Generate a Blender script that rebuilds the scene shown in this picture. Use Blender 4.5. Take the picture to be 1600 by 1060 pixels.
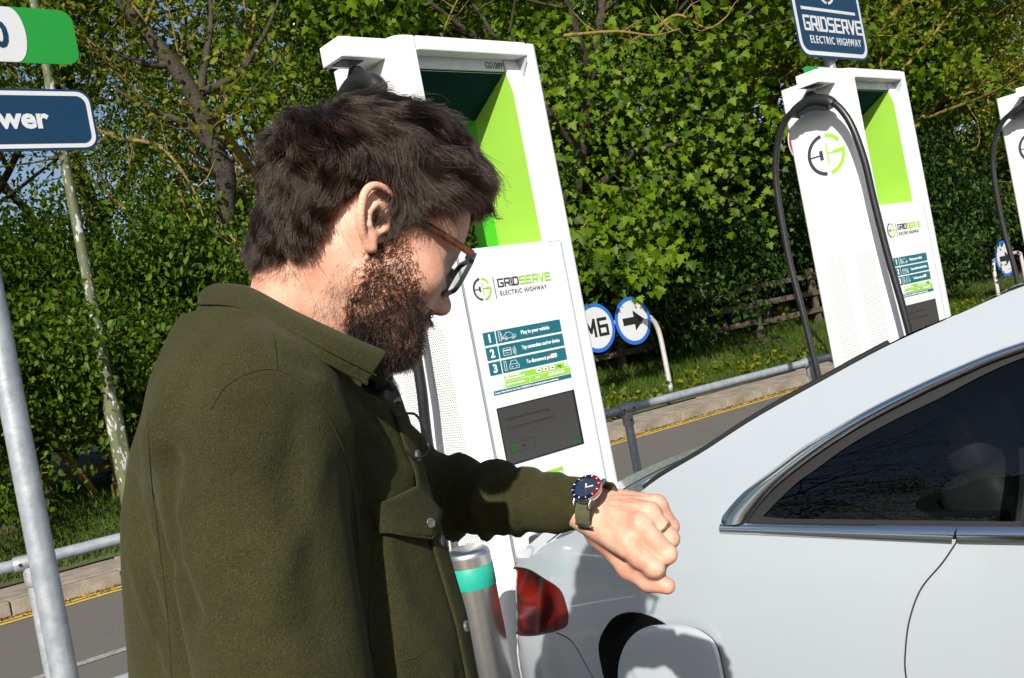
import bpy, bmesh, math, random
import numpy as np
from mathutils import Vector, Matrix, geometry, noise
from mathutils.bvhtree import BVHTree
R = math.radians
for o in list(bpy.data.objects): bpy.data.objects.remove(o)
scn = bpy.context.scene
col = scn.collection

# ------------------------------------------------------------------ camera
EYE = Vector((0, 0, 1.5)); FPX = 1556.0; ROLL = 0.19
cd = bpy.data.cameras.new('camera'); cd.sensor_width = 36; cd.lens = 36 * FPX / 1600
cd.clip_start = .02; cd.clip_end = 3000
cam = bpy.data.objects.new('camera', cd); col.objects.link(cam)
cam.matrix_world = Matrix.Translation(EYE) @ Matrix.Rotation(R(90), 4, 'X') @ Matrix.Rotation(-ROLL, 4, 'Z')
scn.camera = cam
# ------------------------------------------------------------------ sky, sun, exposure
SUN_AZ, SUN_EL = R(11), R(30.5)          # the sun stands behind the camera, a little to its left
LDIR = Vector((math.sin(SUN_AZ) * math.cos(SUN_EL), math.cos(SUN_AZ) * math.cos(SUN_EL), -math.sin(SUN_EL)))
w = bpy.data.worlds.new('World'); scn.world = w; w.use_nodes = True
nt = w.node_tree; bg = nt.nodes['Background']
sky = nt.nodes.new('ShaderNodeTexSky'); sky.sky_type = 'NISHITA'; sky.sun_disc = False
sky.sun_elevation = SUN_EL; sky.sun_rotation = math.atan2(-LDIR.x, -LDIR.y)
sky.air_density = 1.0; sky.dust_density = 1.5; sky.ozone_density = 1.0
nt.links.new(sky.outputs[0], bg.inputs[0]); bg.inputs[1].default_value = 0.075
sd = bpy.data.lights.new('sun', 'SUN'); sd.energy = 4.6; sd.angle = R(.55); sd.color = (1, .95, .87)
sun = bpy.data.objects.new('sun', sd); col.objects.link(sun)
sun.rotation_euler = LDIR.to_track_quat('-Z', 'Y').to_euler(); sun.location = (-8, -30, 20)
vs = scn.view_settings; vs.view_transform = 'Standard'; vs.look = 'None'; vs.exposure = 0.55; vs.gamma = 1; vs.use_curve_mapping = False
scn.render.engine = 'CYCLES'; scn.cycles.use_denoising = True
scn.cycles.max_bounces = 5; scn.cycles.diffuse_bounces = 3; scn.cycles.transmission_bounces = 3; scn.cycles.transparent_max_bounces = 12; scn.cycles.caustics_reflective = False; scn.cycles.caustics_refractive = False
scn.cycles_curves.shape = 'RIBBONS'

# ------------------------------------------------------------------ helpers
CR, SR = math.cos(ROLL), math.sin(ROLL)
def ray(px, py):
    x, y = px - 800, py - 530
    u, v = x * CR - y * SR, x * SR + y * CR
    return Vector((u / FPX, 1, -v / FPX))
def at(px, py, d): return EYE + ray(px, py) * d
def V(*a): return Vector(a)

def tag(o, label=None, cat=None, group=None, kind=None):
    if label: o['label'] = label
    if cat: o['category'] = cat
    if group: o['group'] = group
    if kind: o['kind'] = kind
    return o
def empty(name, loc=(0, 0, 0), rz=0):
    o = bpy.data.objects.new(name, None); col.objects.link(o); o.location = loc; o.rotation_euler = (0, 0, rz); o.empty_display_size = .1
    return o
def copy_tree(o, parent=None):
    c = o.copy(); col.objects.link(c)
    if parent is not None: c.parent = parent
    for ch in list(o.children): copy_tree(ch, c)
    return c
def link(me, name, m=None, parent=None, smooth=None):
    me.name = name
    o = bpy.data.objects.new(name, me); col.objects.link(o)
    if m is not None:
        for mm in (m if isinstance(m, (list, tuple)) else [m]): me.materials.append(mm)
    if parent is not None: o.parent = parent
    if smooth is not None: shade(me, smooth)
    return o
def shade(me, ang=None):
    if ang is None or ang >= 179: me.shade_smooth(); return
    me.shade_smooth(); me.set_sharp_from_angle(angle=R(ang))

class MB:
    """collects shapes, builds one mesh"""
    def __init__(s): s.v = []; s.f = []; s.mi = []; s.cur = 0
    def add(s, vs, fs):
        b = len(s.v); s.v += [tuple(p) for p in vs]; s.f += [tuple(b + i for i in f) for f in fs]; s.mi += [s.cur] * len(fs); return s
    def box(s, c, size, rot=None):
        hx, hy, hz = size[0] / 2, size[1] / 2, size[2] / 2
        P = [Vector((x, y, z)) for x in (-hx, hx) for y in (-hy, hy) for z in (-hz, hz)]
        c = Vector(c)
        P = [(rot @ p if rot is not None else p) + c for p in P]
        return s.add(P, [(0, 1, 3, 2), (4, 6, 7, 5), (0, 4, 5, 1), (2, 3, 7, 6), (0, 2, 6, 4), (1, 5, 7, 3)])
    def tube(s, pts, r, n=12, cap=True, ref=None):
        pts = [Vector(p) for p in pts]; m = len(pts)
        rr = r if isinstance(r, (list, tuple)) else [r] * m
        tang = []
        for i in range(m):
            t = (pts[min(i + 1, m - 1)] - pts[max(i - 1, 0)]); tang.append(t.normalized() if t.length > 1e-9 else Vector((0, 0, 1)))
        up = Vector(ref) if ref else (Vector((0, 0, 1)) if abs(tang[0].z) < .9 else Vector((1, 0, 0)))
        x = (up - tang[0] * up.dot(tang[0])).normalized()
        vs = []
        for i in range(m):
            x = (x - tang[i] * x.dot(tang[i])).normalized(); y = tang[i].cross(x)
            for k in range(n):
                a = 2 * math.pi * k / n
                ra, rb = (rr[i] if isinstance(rr[i], (tuple, list)) else (rr[i], rr[i]))
                vs.append(pts[i] + x * (math.cos(a) * ra) + y * (math.sin(a) * rb))
        fs = [(i * n + k, i * n + (k + 1) % n, (i + 1) * n + (k + 1) % n, (i + 1) * n + k) for i in range(m - 1) for k in range(n)]
        if cap: fs += [tuple(range(n - 1, -1, -1)), tuple(range((m - 1) * n, m * n))]
        return s.add(vs, fs)
    def lathe(s, prof, n=24, M=None):
        vs = []; k = len(prof)
        for i in range(n):
            a = 2 * math.pi * i / n
            for r_, z in prof:
                p = Vector((r_ * math.cos(a), r_ * math.sin(a), z)); vs.append(M @ p if M is not None else p)
        fs = [(i * k + j, ((i + 1) % n) * k + j, ((i + 1) % n) * k + j + 1, i * k + j + 1) for i in range(n) for j in range(k - 1)]
        return s.add(vs, fs)
    def prism(s, poly, d0, d1, M=None):
        """poly in local xy, extruded along local z"""
        n = len(poly)
        vs = [Vector((x, y, d0)) for x, y in poly] + [Vector((x, y, d1)) for x, y in poly]
        if M is not None: vs = [M @ p for p in vs]
        return s.add(vs, [tuple(range(n - 1, -1, -1)), tuple(range(n, 2 * n))] + [(i, (i + 1) % n, n + (i + 1) % n, n + i) for i in range(n)])
    def grid(s, P):
        """P: rows of points"""
        h, w_ = len(P), len(P[0])
        return s.add([p for row in P for p in row], [(i * w_ + j, i * w_ + j + 1, (i + 1) * w_ + j + 1, (i + 1) * w_ + j) for i in range(h - 1) for j in range(w_ - 1)])
    def build(s, name, m, parent=None, smooth=None, bevel=0, seg=2, recalc=True):
        me = bpy.data.meshes.new(name); me.from_pydata(s.v, [], s.f)
        if any(s.mi): me.polygons.foreach_set('material_index', s.mi)
        if recalc or bevel:
            bm = bmesh.new(); bm.from_mesh(me)
            bmesh.ops.remove_doubles(bm, verts=bm.verts, dist=1e-6)
            if recalc: bmesh.ops.recalc_face_normals(bm, faces=bm.faces)
            if bevel:
                ed = [e for e in bm.edges if len(e.link_faces) == 2 and e.calc_face_angle(0) > .5]
                bmesh.ops.bevel(bm, geom=ed, offset=bevel, segments=seg, profile=.6, affect='EDGES', clamp_overlap=True)
            bm.to_mesh(me); bm.free()
        return link(me, name, m, parent, smooth)
def frame(o, x, y, z=None):
    x = Vector(x).normalized(); y = Vector(y); y = (y - x * y.dot(x)).normalized(); z = x.cross(y)
    M = Matrix(((x.x, y.x, z.x, o[0]), (x.y, y.y, z.y, o[1]), (x.z, y.z, z.z, o[2]), (0, 0, 0, 1))); return M
def rrect(x0, y0, x1, y1, r, n=5):
    P = []
    for cx, cy, a0 in ((x1 - r, y1 - r, 0), (x0 + r, y1 - r, 90), (x0 + r, y0 + r, 180), (x1 - r, y0 + r, 270)):
        for k in range(n + 1):
            a = R(a0 + 90 * k / n); P.append((cx + r * math.cos(a), cy + r * math.sin(a)))
    return P
def circ(cx, cy, r, n=40, a0=0, a1=360):
    return [(cx + r * math.cos(R(a0 + (a1 - a0) * k / n)), cy + r * math.sin(R(a0 + (a1 - a0) * k / n))) for k in range(n + (0 if a1 - a0 >= 360 else 1))]
def arc_band(cx, cy, r0, r1, a0, a1, n=20):
    return circ(cx, cy, r1, n, a0, a1) + circ(cx, cy, r0, n, a0, a1)[::-1]
def catmull(P, n=8, closed=False):
    P = [Vector(p) for p in P]; out = []; m = len(P)
    rng = range(m if closed else m - 1)
    for i in rng:
        if closed: a, b, c, d = P[(i - 1) % m], P[i], P[(i + 1) % m], P[(i + 2) % m]
        else: a, b, c, d = P[max(i - 1, 0)], P[i], P[i + 1], P[min(i + 2, m - 1)]
        for k in range(n):
            t = k / n
            out.append(.5 * (2 * b + (c - a) * t + (2 * a - 5 * b + 4 * c - d) * t * t + (3 * b - a - 3 * c + d) * t ** 3))
    if not closed: out.append(P[-1])
    return out

# ------------------------------------------------------------------ materials
MATS = {}
def mat(name, colr, rough=.5, metal=0., spec=None, var=0., vscale=8., col2=None, bump=0., bscale=60., coat=0., detail=5., sheen=0., rvar=0., sss=0.):
    if name in MATS: return MATS[name]
    m = bpy.data.materials.new(name); m.use_nodes = True; MATS[name] = m
    t = m.node_tree; b = t.nodes['Principled BSDF']
    b.inputs['Base Color'].default_value = (*colr, 1); b.inputs['Roughness'].default_value = rough; b.inputs['Metallic'].default_value = metal
    if spec is not None: b.inputs['Specular IOR Level'].default_value = spec
    if coat: b.inputs['Coat Weight'].default_value = coat; b.inputs['Coat Roughness'].default_value = .03
    if sheen: b.inputs['Sheen Weight'].default_value = sheen; b.inputs['Sheen Roughness'].default_value = .4
    if sss:
        b.inputs['Subsurface Weight'].default_value = sss; b.inputs['Subsurface Radius'].default_value = (.9, .35, .2); b.inputs['Subsurface Scale'].default_value = .006
    if var or col2 or bump or rvar:
        tc = t.nodes.new('ShaderNodeTexCoord')
    if var or col2:
        n = t.nodes.new('ShaderNodeTexNoise'); n.inputs['Scale'].default_value = vscale; n.inputs['Detail'].default_value = detail; n.inputs['Roughness'].default_value = .6
        t.links.new(tc.outputs['Object'], n.inputs['Vector'])
        cr = t.nodes.new('ShaderNodeValToRGB'); cr.color_ramp.elements[0].position = .32; cr.color_ramp.elements[1].position = .68
        c2 = col2 if col2 else [c * (1 - var) for c in colr]
        cr.color_ramp.elements[0].color = (*c2, 1); cr.color_ramp.elements[1].color = (*(colr if col2 else [min(1, c * (1 + var * .5)) for c in colr]), 1)
        t.links.new(n.outputs['Fac'], cr.inputs['Fac']); t.links.new(cr.outputs['Color'], b.inputs['Base Color'])
    if rvar:
        n3 = t.nodes.new('ShaderNodeTexNoise'); n3.inputs['Scale'].default_value = vscale * 2.3; n3.inputs['Detail'].default_value = 6
        t.links.new(tc.outputs['Object'], n3.inputs['Vector'])
        mr = t.nodes.new('ShaderNodeMapRange'); mr.inputs[1].default_value = .3; mr.inputs[2].default_value = .7; mr.inputs[3].default_value = max(0, rough - rvar); mr.inputs[4].default_value = rough + rvar
        t.links.new(n3.outputs['Fac'], mr.inputs[0]); t.links.new(mr.outputs[0], b.inputs['Roughness'])
    if bump:
        n2 = t.nodes.new('ShaderNodeTexNoise'); n2.inputs['Scale'].default_value = bscale; n2.inputs['Detail'].default_value = 4
        t.links.new(tc.outputs['Object'], n2.inputs['Vector'])
        bp = t.nodes.new('ShaderNodeBump'); bp.inputs['Strength'].default_value = bump; bp.inputs['Distance'].default_value = .02
        t.links.new(n2.outputs['Fac'], bp.inputs['Height']); t.links.new(bp.outputs['Normal'], b.inputs['Normal'])
    return m
def bsdf(m): return m.node_tree.nodes['Principled BSDF']

def lettering(txt, size, name, m, parent, M, align='LEFT', depth=.0012, xs=1., space=1., bold=0.):
    c = bpy.data.curves.new('t', 'FONT'); c.body = txt; c.size = size; c.align_x = align; c.extrude = depth / 2; c.space_character = space; c.offset = bold; c.resolution_u = 3
    o = bpy.data.objects.new('t', c); col.objects.link(o)
    me = bpy.data.meshes.new_from_object(o.evaluated_get(bpy.context.evaluated_depsgraph_get()))
    bpy.data.objects.remove(o); bpy.data.curves.remove(c)
    me.transform(M @ Matrix.Diagonal((xs, 1, 1, 1)))
    return link(me, name, m, parent)
# squared wordmark strokes on a 4 x 5 cell
GL = {'G': [[(4, 5), (0, 5), (0, 0), (4, 0), (4, 2.4), (2.2, 2.4)]], 'R': [[(0, 0), (0, 5), (4, 5), (4, 2.1), (.4, 2.1)], [(2.2, 2.1), (4, 0)]], 'I': [[(0, 0), (0, 5)]],
      'D': [[(0, 0), (0, 5), (3.2, 5), (4, 4.2), (4, .8), (3.2, 0), (-.4, 0)]], 'S': [[(4, 5), (0, 5), (0, 2.6), (4, 2.6), (4, 0), (0, 0)]],
      'M': [[(0, 0), (0, 5), (2, 1.4), (4, 5), (4, 0)]], '6': [[(3.8, 5), (0, 5), (0, 0), (4, 0), (4, 2.7), (.3, 2.7)]],
      'E': [[(4, 5), (0, 5), (0, 0), (4, 0)], [(0, 2.6), (3.4, 2.6)]], 'V': [[(0, 5), (1.9, 0)], [(2.1, 0), (4, 5)]]}
def wordmark(txt, x0, y0, h, M, mb, d=.0012, wt=.95, xs=.92, gap=1.55):
    k = h / 5; x = x0; t = wt * k / 2
    for ch in txt:
        for st in GL[ch]:
            for (ax, ay), (bx, by) in zip(st[:-1], st[1:]):
                a = Vector((x + ax * k * xs, y0 + ay * k)); b = Vector((x + bx * k * xs, y0 + by * k))
                if a.y > y0 + h - t: a.y -= 0
                dr = (b - a).normalized(); nn = Vector((-dr.y, dr.x)) * t; a = a - dr * t; b = b + dr * t
                mb.prism([tuple(a - nn), tuple(b - nn), tuple(b + nn), tuple(a + nn)], 0, d, M); d += 3e-5
        x += ((0 if ch == 'I' else 4) * xs + gap) * k
    return x
def eg_logo(cx, cy, r, M, parent, m_grey, m_green, d=.0012):
    """broken ring: grey plug half on the left, green G half on the right"""
    w_ = r * .17
    g = MB(); g.prism(arc_band(cx, cy, r - w_, r, 97, 263, 24), 0, d, M)
    g.prism([(cx - r + w_, cy - .02 * r), (cx - .2 * r, cy - .02 * r), (cx - .2 * r, cy + .05 * r), (cx - r + w_, cy + .05 * r)], 0, d * 1.1, M)
    g.prism([(cx - .34 * r, cy - .22 * r), (cx - .16 * r, cy - .22 * r), (cx - .16 * r, cy + .24 * r), (cx - .34 * r, cy + .24 * r)], 0, d * 1.2, M)
    g.build('logo_plug_half', m_grey, parent)
    e = MB(); e.prism(arc_band(cx, cy, r - w_, r, 32, 83, 10), 0, d, M); e.prism(arc_band(cx, cy, r - w_, r, 277, 366, 16), 0, d, M)
    e.prism([(cx + .42 * r, cy - .04 * r), (cx + r, cy - .04 * r), (cx + r, cy + .13 * r), (cx + .42 * r, cy + .13 * r)], 0, d * 1.1, M)
    e.prism([(cx + .05 * r, cy - .5 * r), (cx + .12 * r, cy - .5 * r), (cx + .12 * r, cy + .55 * r), (cx + .05 * r, cy + .55 * r)], 0, d * 1.2, M)
    e.prism([(cx + .12 * r, cy + .01 * r), (cx + .42 * r, cy + .01 * r), (cx + .42 * r, cy + .07 * r), (cx + .12 * r, cy + .07 * r)], 0, d * 1.3, M)
    e.build('logo_green_half', m_green, parent)
# ------------------------------------------------------------------ the setting
rng = random.Random(7)
RD = Vector((.804, .595, 0)); ND = Vector((-.595, .804, 0))         # along and across the road
ROW = Vector((.760, .650, 0)); NROW = Vector((.650, -.760, 0))       # along the charger row, and the way their fronts face
def G(p, q, z=0.): return RD * p + ND * q + Vector((0, 0, z))
def bank(q):
    xs = [(-1e4, .0), (9.6, .125), (10.35, .14), (10.9, .34), (12.2, .6), (16, .95), (30, 1.2), (1e4, 1.2)]
    for (a, za), (b, zb) in zip(xs[:-1], xs[1:]):
        if q <= b: return za + (zb - za) * (q - a) / (b - a)
    return 1.2
def asphalt(name, c, worn, scale=1.):
    m = bpy.data.materials.new(name); m.use_nodes = True; t = m.node_tree; b = bsdf(m); b.inputs['Roughness'].default_value = .88; b.inputs['Specular IOR Level'].default_value = .3
    tc = t.nodes.new('ShaderNodeTexCoord')
    n1 = t.nodes.new('ShaderNodeTexNoise'); n1.inputs['Scale'].default_value = 190 * scale; n1.inputs['Detail'].default_value = 3
    n2 = t.nodes.new('ShaderNodeTexNoise'); n2.inputs['Scale'].default_value = .7; n2.inputs['Detail'].default_value = 6; n2.inputs['Roughness'].default_value = .65
    vo = t.nodes.new('ShaderNodeTexVoronoi'); vo.inputs['Scale'].default_value = 95 * scale
    for n in (n1, n2, vo): t.links.new(tc.outputs['Object'], n.inputs['Vector'])
    a = t.nodes.new('ShaderNodeValToRGB'); a.color_ramp.elements[0].position = .3; a.color_ramp.elements[1].position = .72
    a.color_ramp.elements[0].color = (*[x * .62 for x in c], 1); a.color_ramp.elements[1].color = (*[x * 1.5 for x in c], 1); t.links.new(n1.outputs['Fac'], a.inputs['Fac'])
    mx = t.nodes.new('ShaderNodeMix'); mx.data_type = 'RGBA'; mx.blend_type = 'MIX'
    r2 = t.nodes.new('ShaderNodeMapRange'); r2.inputs[1].default_value = .35; r2.inputs[2].default_value = .75; r2.inputs[3].default_value = 0; r2.inputs[4].default_value = .55; t.links.new(n2.outputs['Fac'], r2.inputs[0])
    t.links.new(r2.outputs[0], mx.inputs[0]); t.links.new(a.outputs[0], mx.inputs[6]); mx.inputs[7].default_value = (*worn, 1); t.links.new(mx.outputs[2], b.inputs['Base Color'])
    bp = t.nodes.new('ShaderNodeBump'); bp.inputs['Strength'].default_value = .5; bp.inputs['Distance'].default_value = .004; t.links.new(vo.outputs['Distance'], bp.inputs['Height']); t.links.new(bp.outputs[0], b.inputs['Normal'])
    return m
M_road = asphalt('road_asphalt', (.125, .118, .108), (.16, .15, .135))
M_park = asphalt('car_park_asphalt', (.07, .07, .07), (.10, .10, .098))
M_soil = mat('soil_and_grass', (.055, .085, .018), .95, var=.3, vscale=1.3, col2=(.06, .04, .022), bump=.8, bscale=14)
M_field = mat('field_grass', (.05, .08, .02), .95, col2=(.07, .075, .03), vscale=.3)
M_conc = mat('concrete', (.34, .285, .235), .9, col2=(.19, .155, .125), vscale=5, bump=.35, bscale=40, detail=8)
M_kerb = mat('kerb_concrete', (.30, .26, .21), .9, col2=(.15, .125, .095), vscale=6, bump=.3, bscale=50, detail=8)
M_yel = mat('yellow_paint', (.72, .50, .07), .75, col2=(.46, .32, .07), vscale=22, detail=8)
M_wline = mat('worn_white_paint', (.42, .42, .4), .8, col2=(.15, .148, .14), vscale=26, detail=8)
M_galv = mat('galvanised_steel', (.42, .45, .485), .40, .35, col2=(.28, .31, .345), vscale=26, rvar=.12, bump=.05, bscale=90)
M_galvd = mat('galvanised_fitting', (.46, .47, .48), .5, .45, col2=(.27, .28, .29), vscale=40, bump=.1, bscale=120)
M_dark = mat('dark_steel', (.03, .03, .032), .5, .3)

def sheet(name, pts, m, kind='structure'):
    b = MB(); b.add(pts, [tuple(range(len(pts)))]); o = b.build(name, m, recalc=False)
    return tag(o, kind=kind)
sheet('ground', [(-1500, -1500, -.12), (1500, -1500, -.12), (1500, 1500, -.12), (-1500, 1500, -.12)], M_field)
sheet('car_park', [G(-90, -70), G(120, -70), G(120, 4.45), G(-90, 4.45)], M_park)
sheet('road', [G(-90, 4.45, -.004), G(120, 4.45, -.004), G(120, 9.6, -.004), G(-90, 9.6, -.004)], M_road)
# kerb stones on both sides of the road and concrete slabs beyond, each stone its own piece
def stone_mesh(lx, ly, lz, bev):
    b = MB(); b.box((0, 0, 0), (lx, ly, lz)); o = b.build('kerb_stone', M_kerb, bevel=bev); me = o.data; bpy.data.objects.remove(o); return me
def row_of(parent, name, me, p0, p1, step, q, z, jit=.003):
    p = p0; i = 0
    while p < p1:
        o = bpy.data.objects.new(name, me); col.objects.link(o); o.parent = parent
        o.location = G(p + step / 2, q + rng.uniform(-jit, jit), z + rng.uniform(-jit, jit)); o.rotation_euler = (rng.uniform(-.006, .006), rng.uniform(-.004, .004), math.atan2(RD.y, RD.x) + rng.uniform(-.003, .003)); p += step
kb = tag(empty('kerb'), kind='structure')
row_of(kb, 'kerb_stone', stone_mesh(.904, .125, .26, .012), -6, 21, .915, 9.555, -.005)
pv = tag(empty('footway'), kind='structure')
sm = stone_mesh(1.19, .80, .10, .008); sm.materials.clear(); sm.materials.append(M_conc)
row_of(pv, 'paving_slab', sm, -6, 21, 1.2, 10.03, .079, .004)
nk = tag(empty('near_kerb'), kind='structure')
row_of(nk, 'kerb_stone', stone_mesh(.904, .125, .24, .012), -6, 12, .915, 4.52, -.02)
# double yellow lines and the dashed centre line
for k, q in enumerate((9.22, 9.36)):
    b = MB(); P = []
    for i in range(61):
        p = -8 + i * .5; j = .006 * noise.noise((p * 1.7, k * 9., 0))
        P.append((G(p, q + j - .045, .001), G(p, q + j + .045, .001)))
    b.grid([[a for a, c in P], [c for a, c in P]]); o = b.build('yellow_line', M_yel, recalc=False); tag(o, kind='structure')
dash = tag(empty('centre_line'), kind='structure')
for i in range(8):
    b = MB(); p = -5.7 + i * 3.3; b.add([G(p, 6.83, .001), G(p + 1.9, 6.83, .001), G(p + 1.9, 6.94, .001), G(p, 6.94, .001)], [(0, 1, 2, 3)]); b.build('painted_dash', M_wline, dash, recalc=False)
# grass bank
b = MB(); rows = []
for i in range(70):
    q = 10.36 + (i / 69) ** 2 * 75
    rows.append([G(-70 + 190 * j / 240, q, bank(q) + (0 if i == 0 else min(1, (q - 10.36)) * .09 * noise.noise((j * .53, q * 1.1, 0)) - .002)) for j in range(241)])
b.grid(rows); tag(b.build('verge', M_soil, smooth=180, recalc=False), kind='structure')

# ------------------------------------------------------------------ tubular railing
rail = empty('tubular_railing', (0, 0, 0)); tag(rail, 'galvanised tubular steel railing between the chargers and the road', 'railing')
A, B = Vector((-2.02, 3.9, 0)), Vector((1.83, 6.33, 0)); st = (B - A) / 3; rdir = st.normalized()
a0, a1 = A - st * 3, B + st * 5
for z, nm in ((1.0, 'top_rail'), (.44, 'lower_rail')):
    MB().tube([a0 + (a1 - a0) * (i / 40) + Vector((0, 0, z)) for i in range(41)], .0242, 16).build(nm, M_galv, rail, 40)
for k in range(-3, 9):
    p = A + st * k
    MB().tube([p, p + Vector((0, 0, .5)), p + Vector((0, 0, .985))], .0241, 16).build('post', M_galv, rail, 40)
    for z in (1.0, .44):
        f = MB().tube([p + Vector((0, 0, z)) - rdir * .058, p + Vector((0, 0, z)) - rdir * .052, p + Vector((0, 0, z)) + rdir * .052, p + Vector((0, 0, z)) + rdir * .058], [.029, .0315, .0315, .029], 18)
        f.tube([p + Vector((0, 0, z - .095)), p + Vector((0, 0, z - .088)), p + Vector((0, 0, z - .02))], [.0285, .031, .031], 18)
        fo = f.build('tee_fitting', M_galvd, rail, 40)
        c_ = Vector((.5, -.86, 0))
        for off in (rdir * -.036 + c_ * .029, rdir * .036 + c_ * .029, c_ * .029 + Vector((0, 0, -.062))):
            q = p + off + Vector((0, 0, z)); MB().tube([q, q + c_ * .006], .0065, 8).build('grub_screw', M_dark, fo)
    MB().lathe([(.0, .0), (.055, .0), (.055, .008), (.033, .012), (.033, .05), (.024, .052)], 18, Matrix.Translation(p)).build('base_flange', M_galvd, rail, 40)

# ------------------------------------------------------------------ stainless bollard
M_ss = mat('brushed_stainless', (.62, .62, .61), .30, 1., var=.08, vscale=30)
t = M_ss.node_tree; b_ = bsdf(M_ss); b_.inputs['Anisotropic'].default_value = .6
M_teal_tape = mat('teal_reflective_tape', (.015, .36, .265), .45, spec=.6, var=.12, vscale=90)
bo = empty('bollard', (-.215, 2.56, 0)); tag(bo, 'brushed stainless bollard with a teal band beside the nearest charger', 'bollard')
rb = .057
MB().lathe([(0, .998), (rb * .6, .9975), (rb - .006, .99), (rb - .0015, .984), (rb, .975), (rb, 0)], 48).build('post', M_ss, bo, 50)
MB().lathe([(rb + .0008, .896), (rb + .0013, .897), (rb + .0013, .950), (rb + .0008, .951)], 48).build('reflective_band', M_teal_tape, bo, 180)
MB().lathe([(rb, .006), (.1, .006), (.1, 0), (rb, 0)], 40).build('base_flange', M_ss, bo, 30)
# a second bollard guards the other front corner of that charger; each next charger has its pair
for loc, lab in (((.62, 3.06, 0), 'stainless bollard hidden behind the pale car boot beside nearest charger'),):
    c = copy_tree(bo); c.location = loc; c['label'] = lab

# ------------------------------------------------------------------ lamp column with peeling paint
def peel_mat():
    m = bpy.data.materials.new('peeling_lamp_paint'); m.use_nodes = True; t = m.node_tree; b = bsdf(m); b.inputs['Roughness'].default_value = .7
    tc = t.nodes.new('ShaderNodeTexCoord'); mp = t.nodes.new('ShaderNodeMapping'); mp.inputs['Scale'].default_value = (1, 1, .45); t.links.new(tc.outputs['Object'], mp.inputs[0])
    n = t.nodes.new('ShaderNodeTexNoise'); n.inputs['Scale'].default_value = 17; n.inputs['Detail'].default_value = 9; n.inputs['Roughness'].default_value = .68; t.links.new(mp.outputs[0], n.inputs['Vector'])
    cr = t.nodes.new('ShaderNodeValToRGB'); cr.color_ramp.interpolation = 'CONSTANT'; e = cr.color_ramp.elements; e[0].position = 0; e[0].color = (.085, .10, .045, 1); e[1].position = .565; e[1].color = (.40, .41, .41, 1)
    x = e.new(.555); x.color = (.20, .09, .05, 1); t.links.new(n.outputs['Fac'], cr.inputs[0]); t.links.new(cr.outputs[0], b.inputs['Base Color'])
    bp = t.nodes.new('ShaderNodeBump'); bp.inputs['Strength'].default_value = .3; bp.inputs['Distance'].default_value = .004; t.links.new(n.outputs['Fac'], bp.inputs['Height']); t.links.new(bp.outputs[0], b.inputs['Normal'])
    return m
M_peel = peel_mat()
lp = empty('lamp_column', (-4.05, 9.95, .12)); tag(lp, 'old lamp column with peeling grey paint in front of the hedge', 'lamp post')
MB().lathe([(.088, 0), (.088, 1.42), (.086, 1.47), (.062, 1.56), (.058, 1.62), (.056, 2.4), (.05, 4.2), (.042, 6.4), (.038, 8)], 20).build('column', M_peel, lp, 60)
d_ = MB(); d_.box((.06, -.066, .95), (.09, .012, .62), Matrix.Rotation(.75, 3, 'Z')); d_.build('access_door', M_peel, lp, bevel=.003)
hd = MB(); hd.tube([(0, 0, 7.95), (.1, -.1, 8.2), (.5, -.6, 8.35)], .03, 10); hd.build('bracket_arm', M_peel, lp, 60)
MB().lathe([(0, .09), (.1, .07), (.14, .0), (.1, -.05), (0, -.06)], 16, Matrix.Translation((.6, -.75, 8.36)) @ Matrix.Diagonal((1.2, 1.2, .8, 1))).build('lantern', M_galvd, lp, 40)

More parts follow.
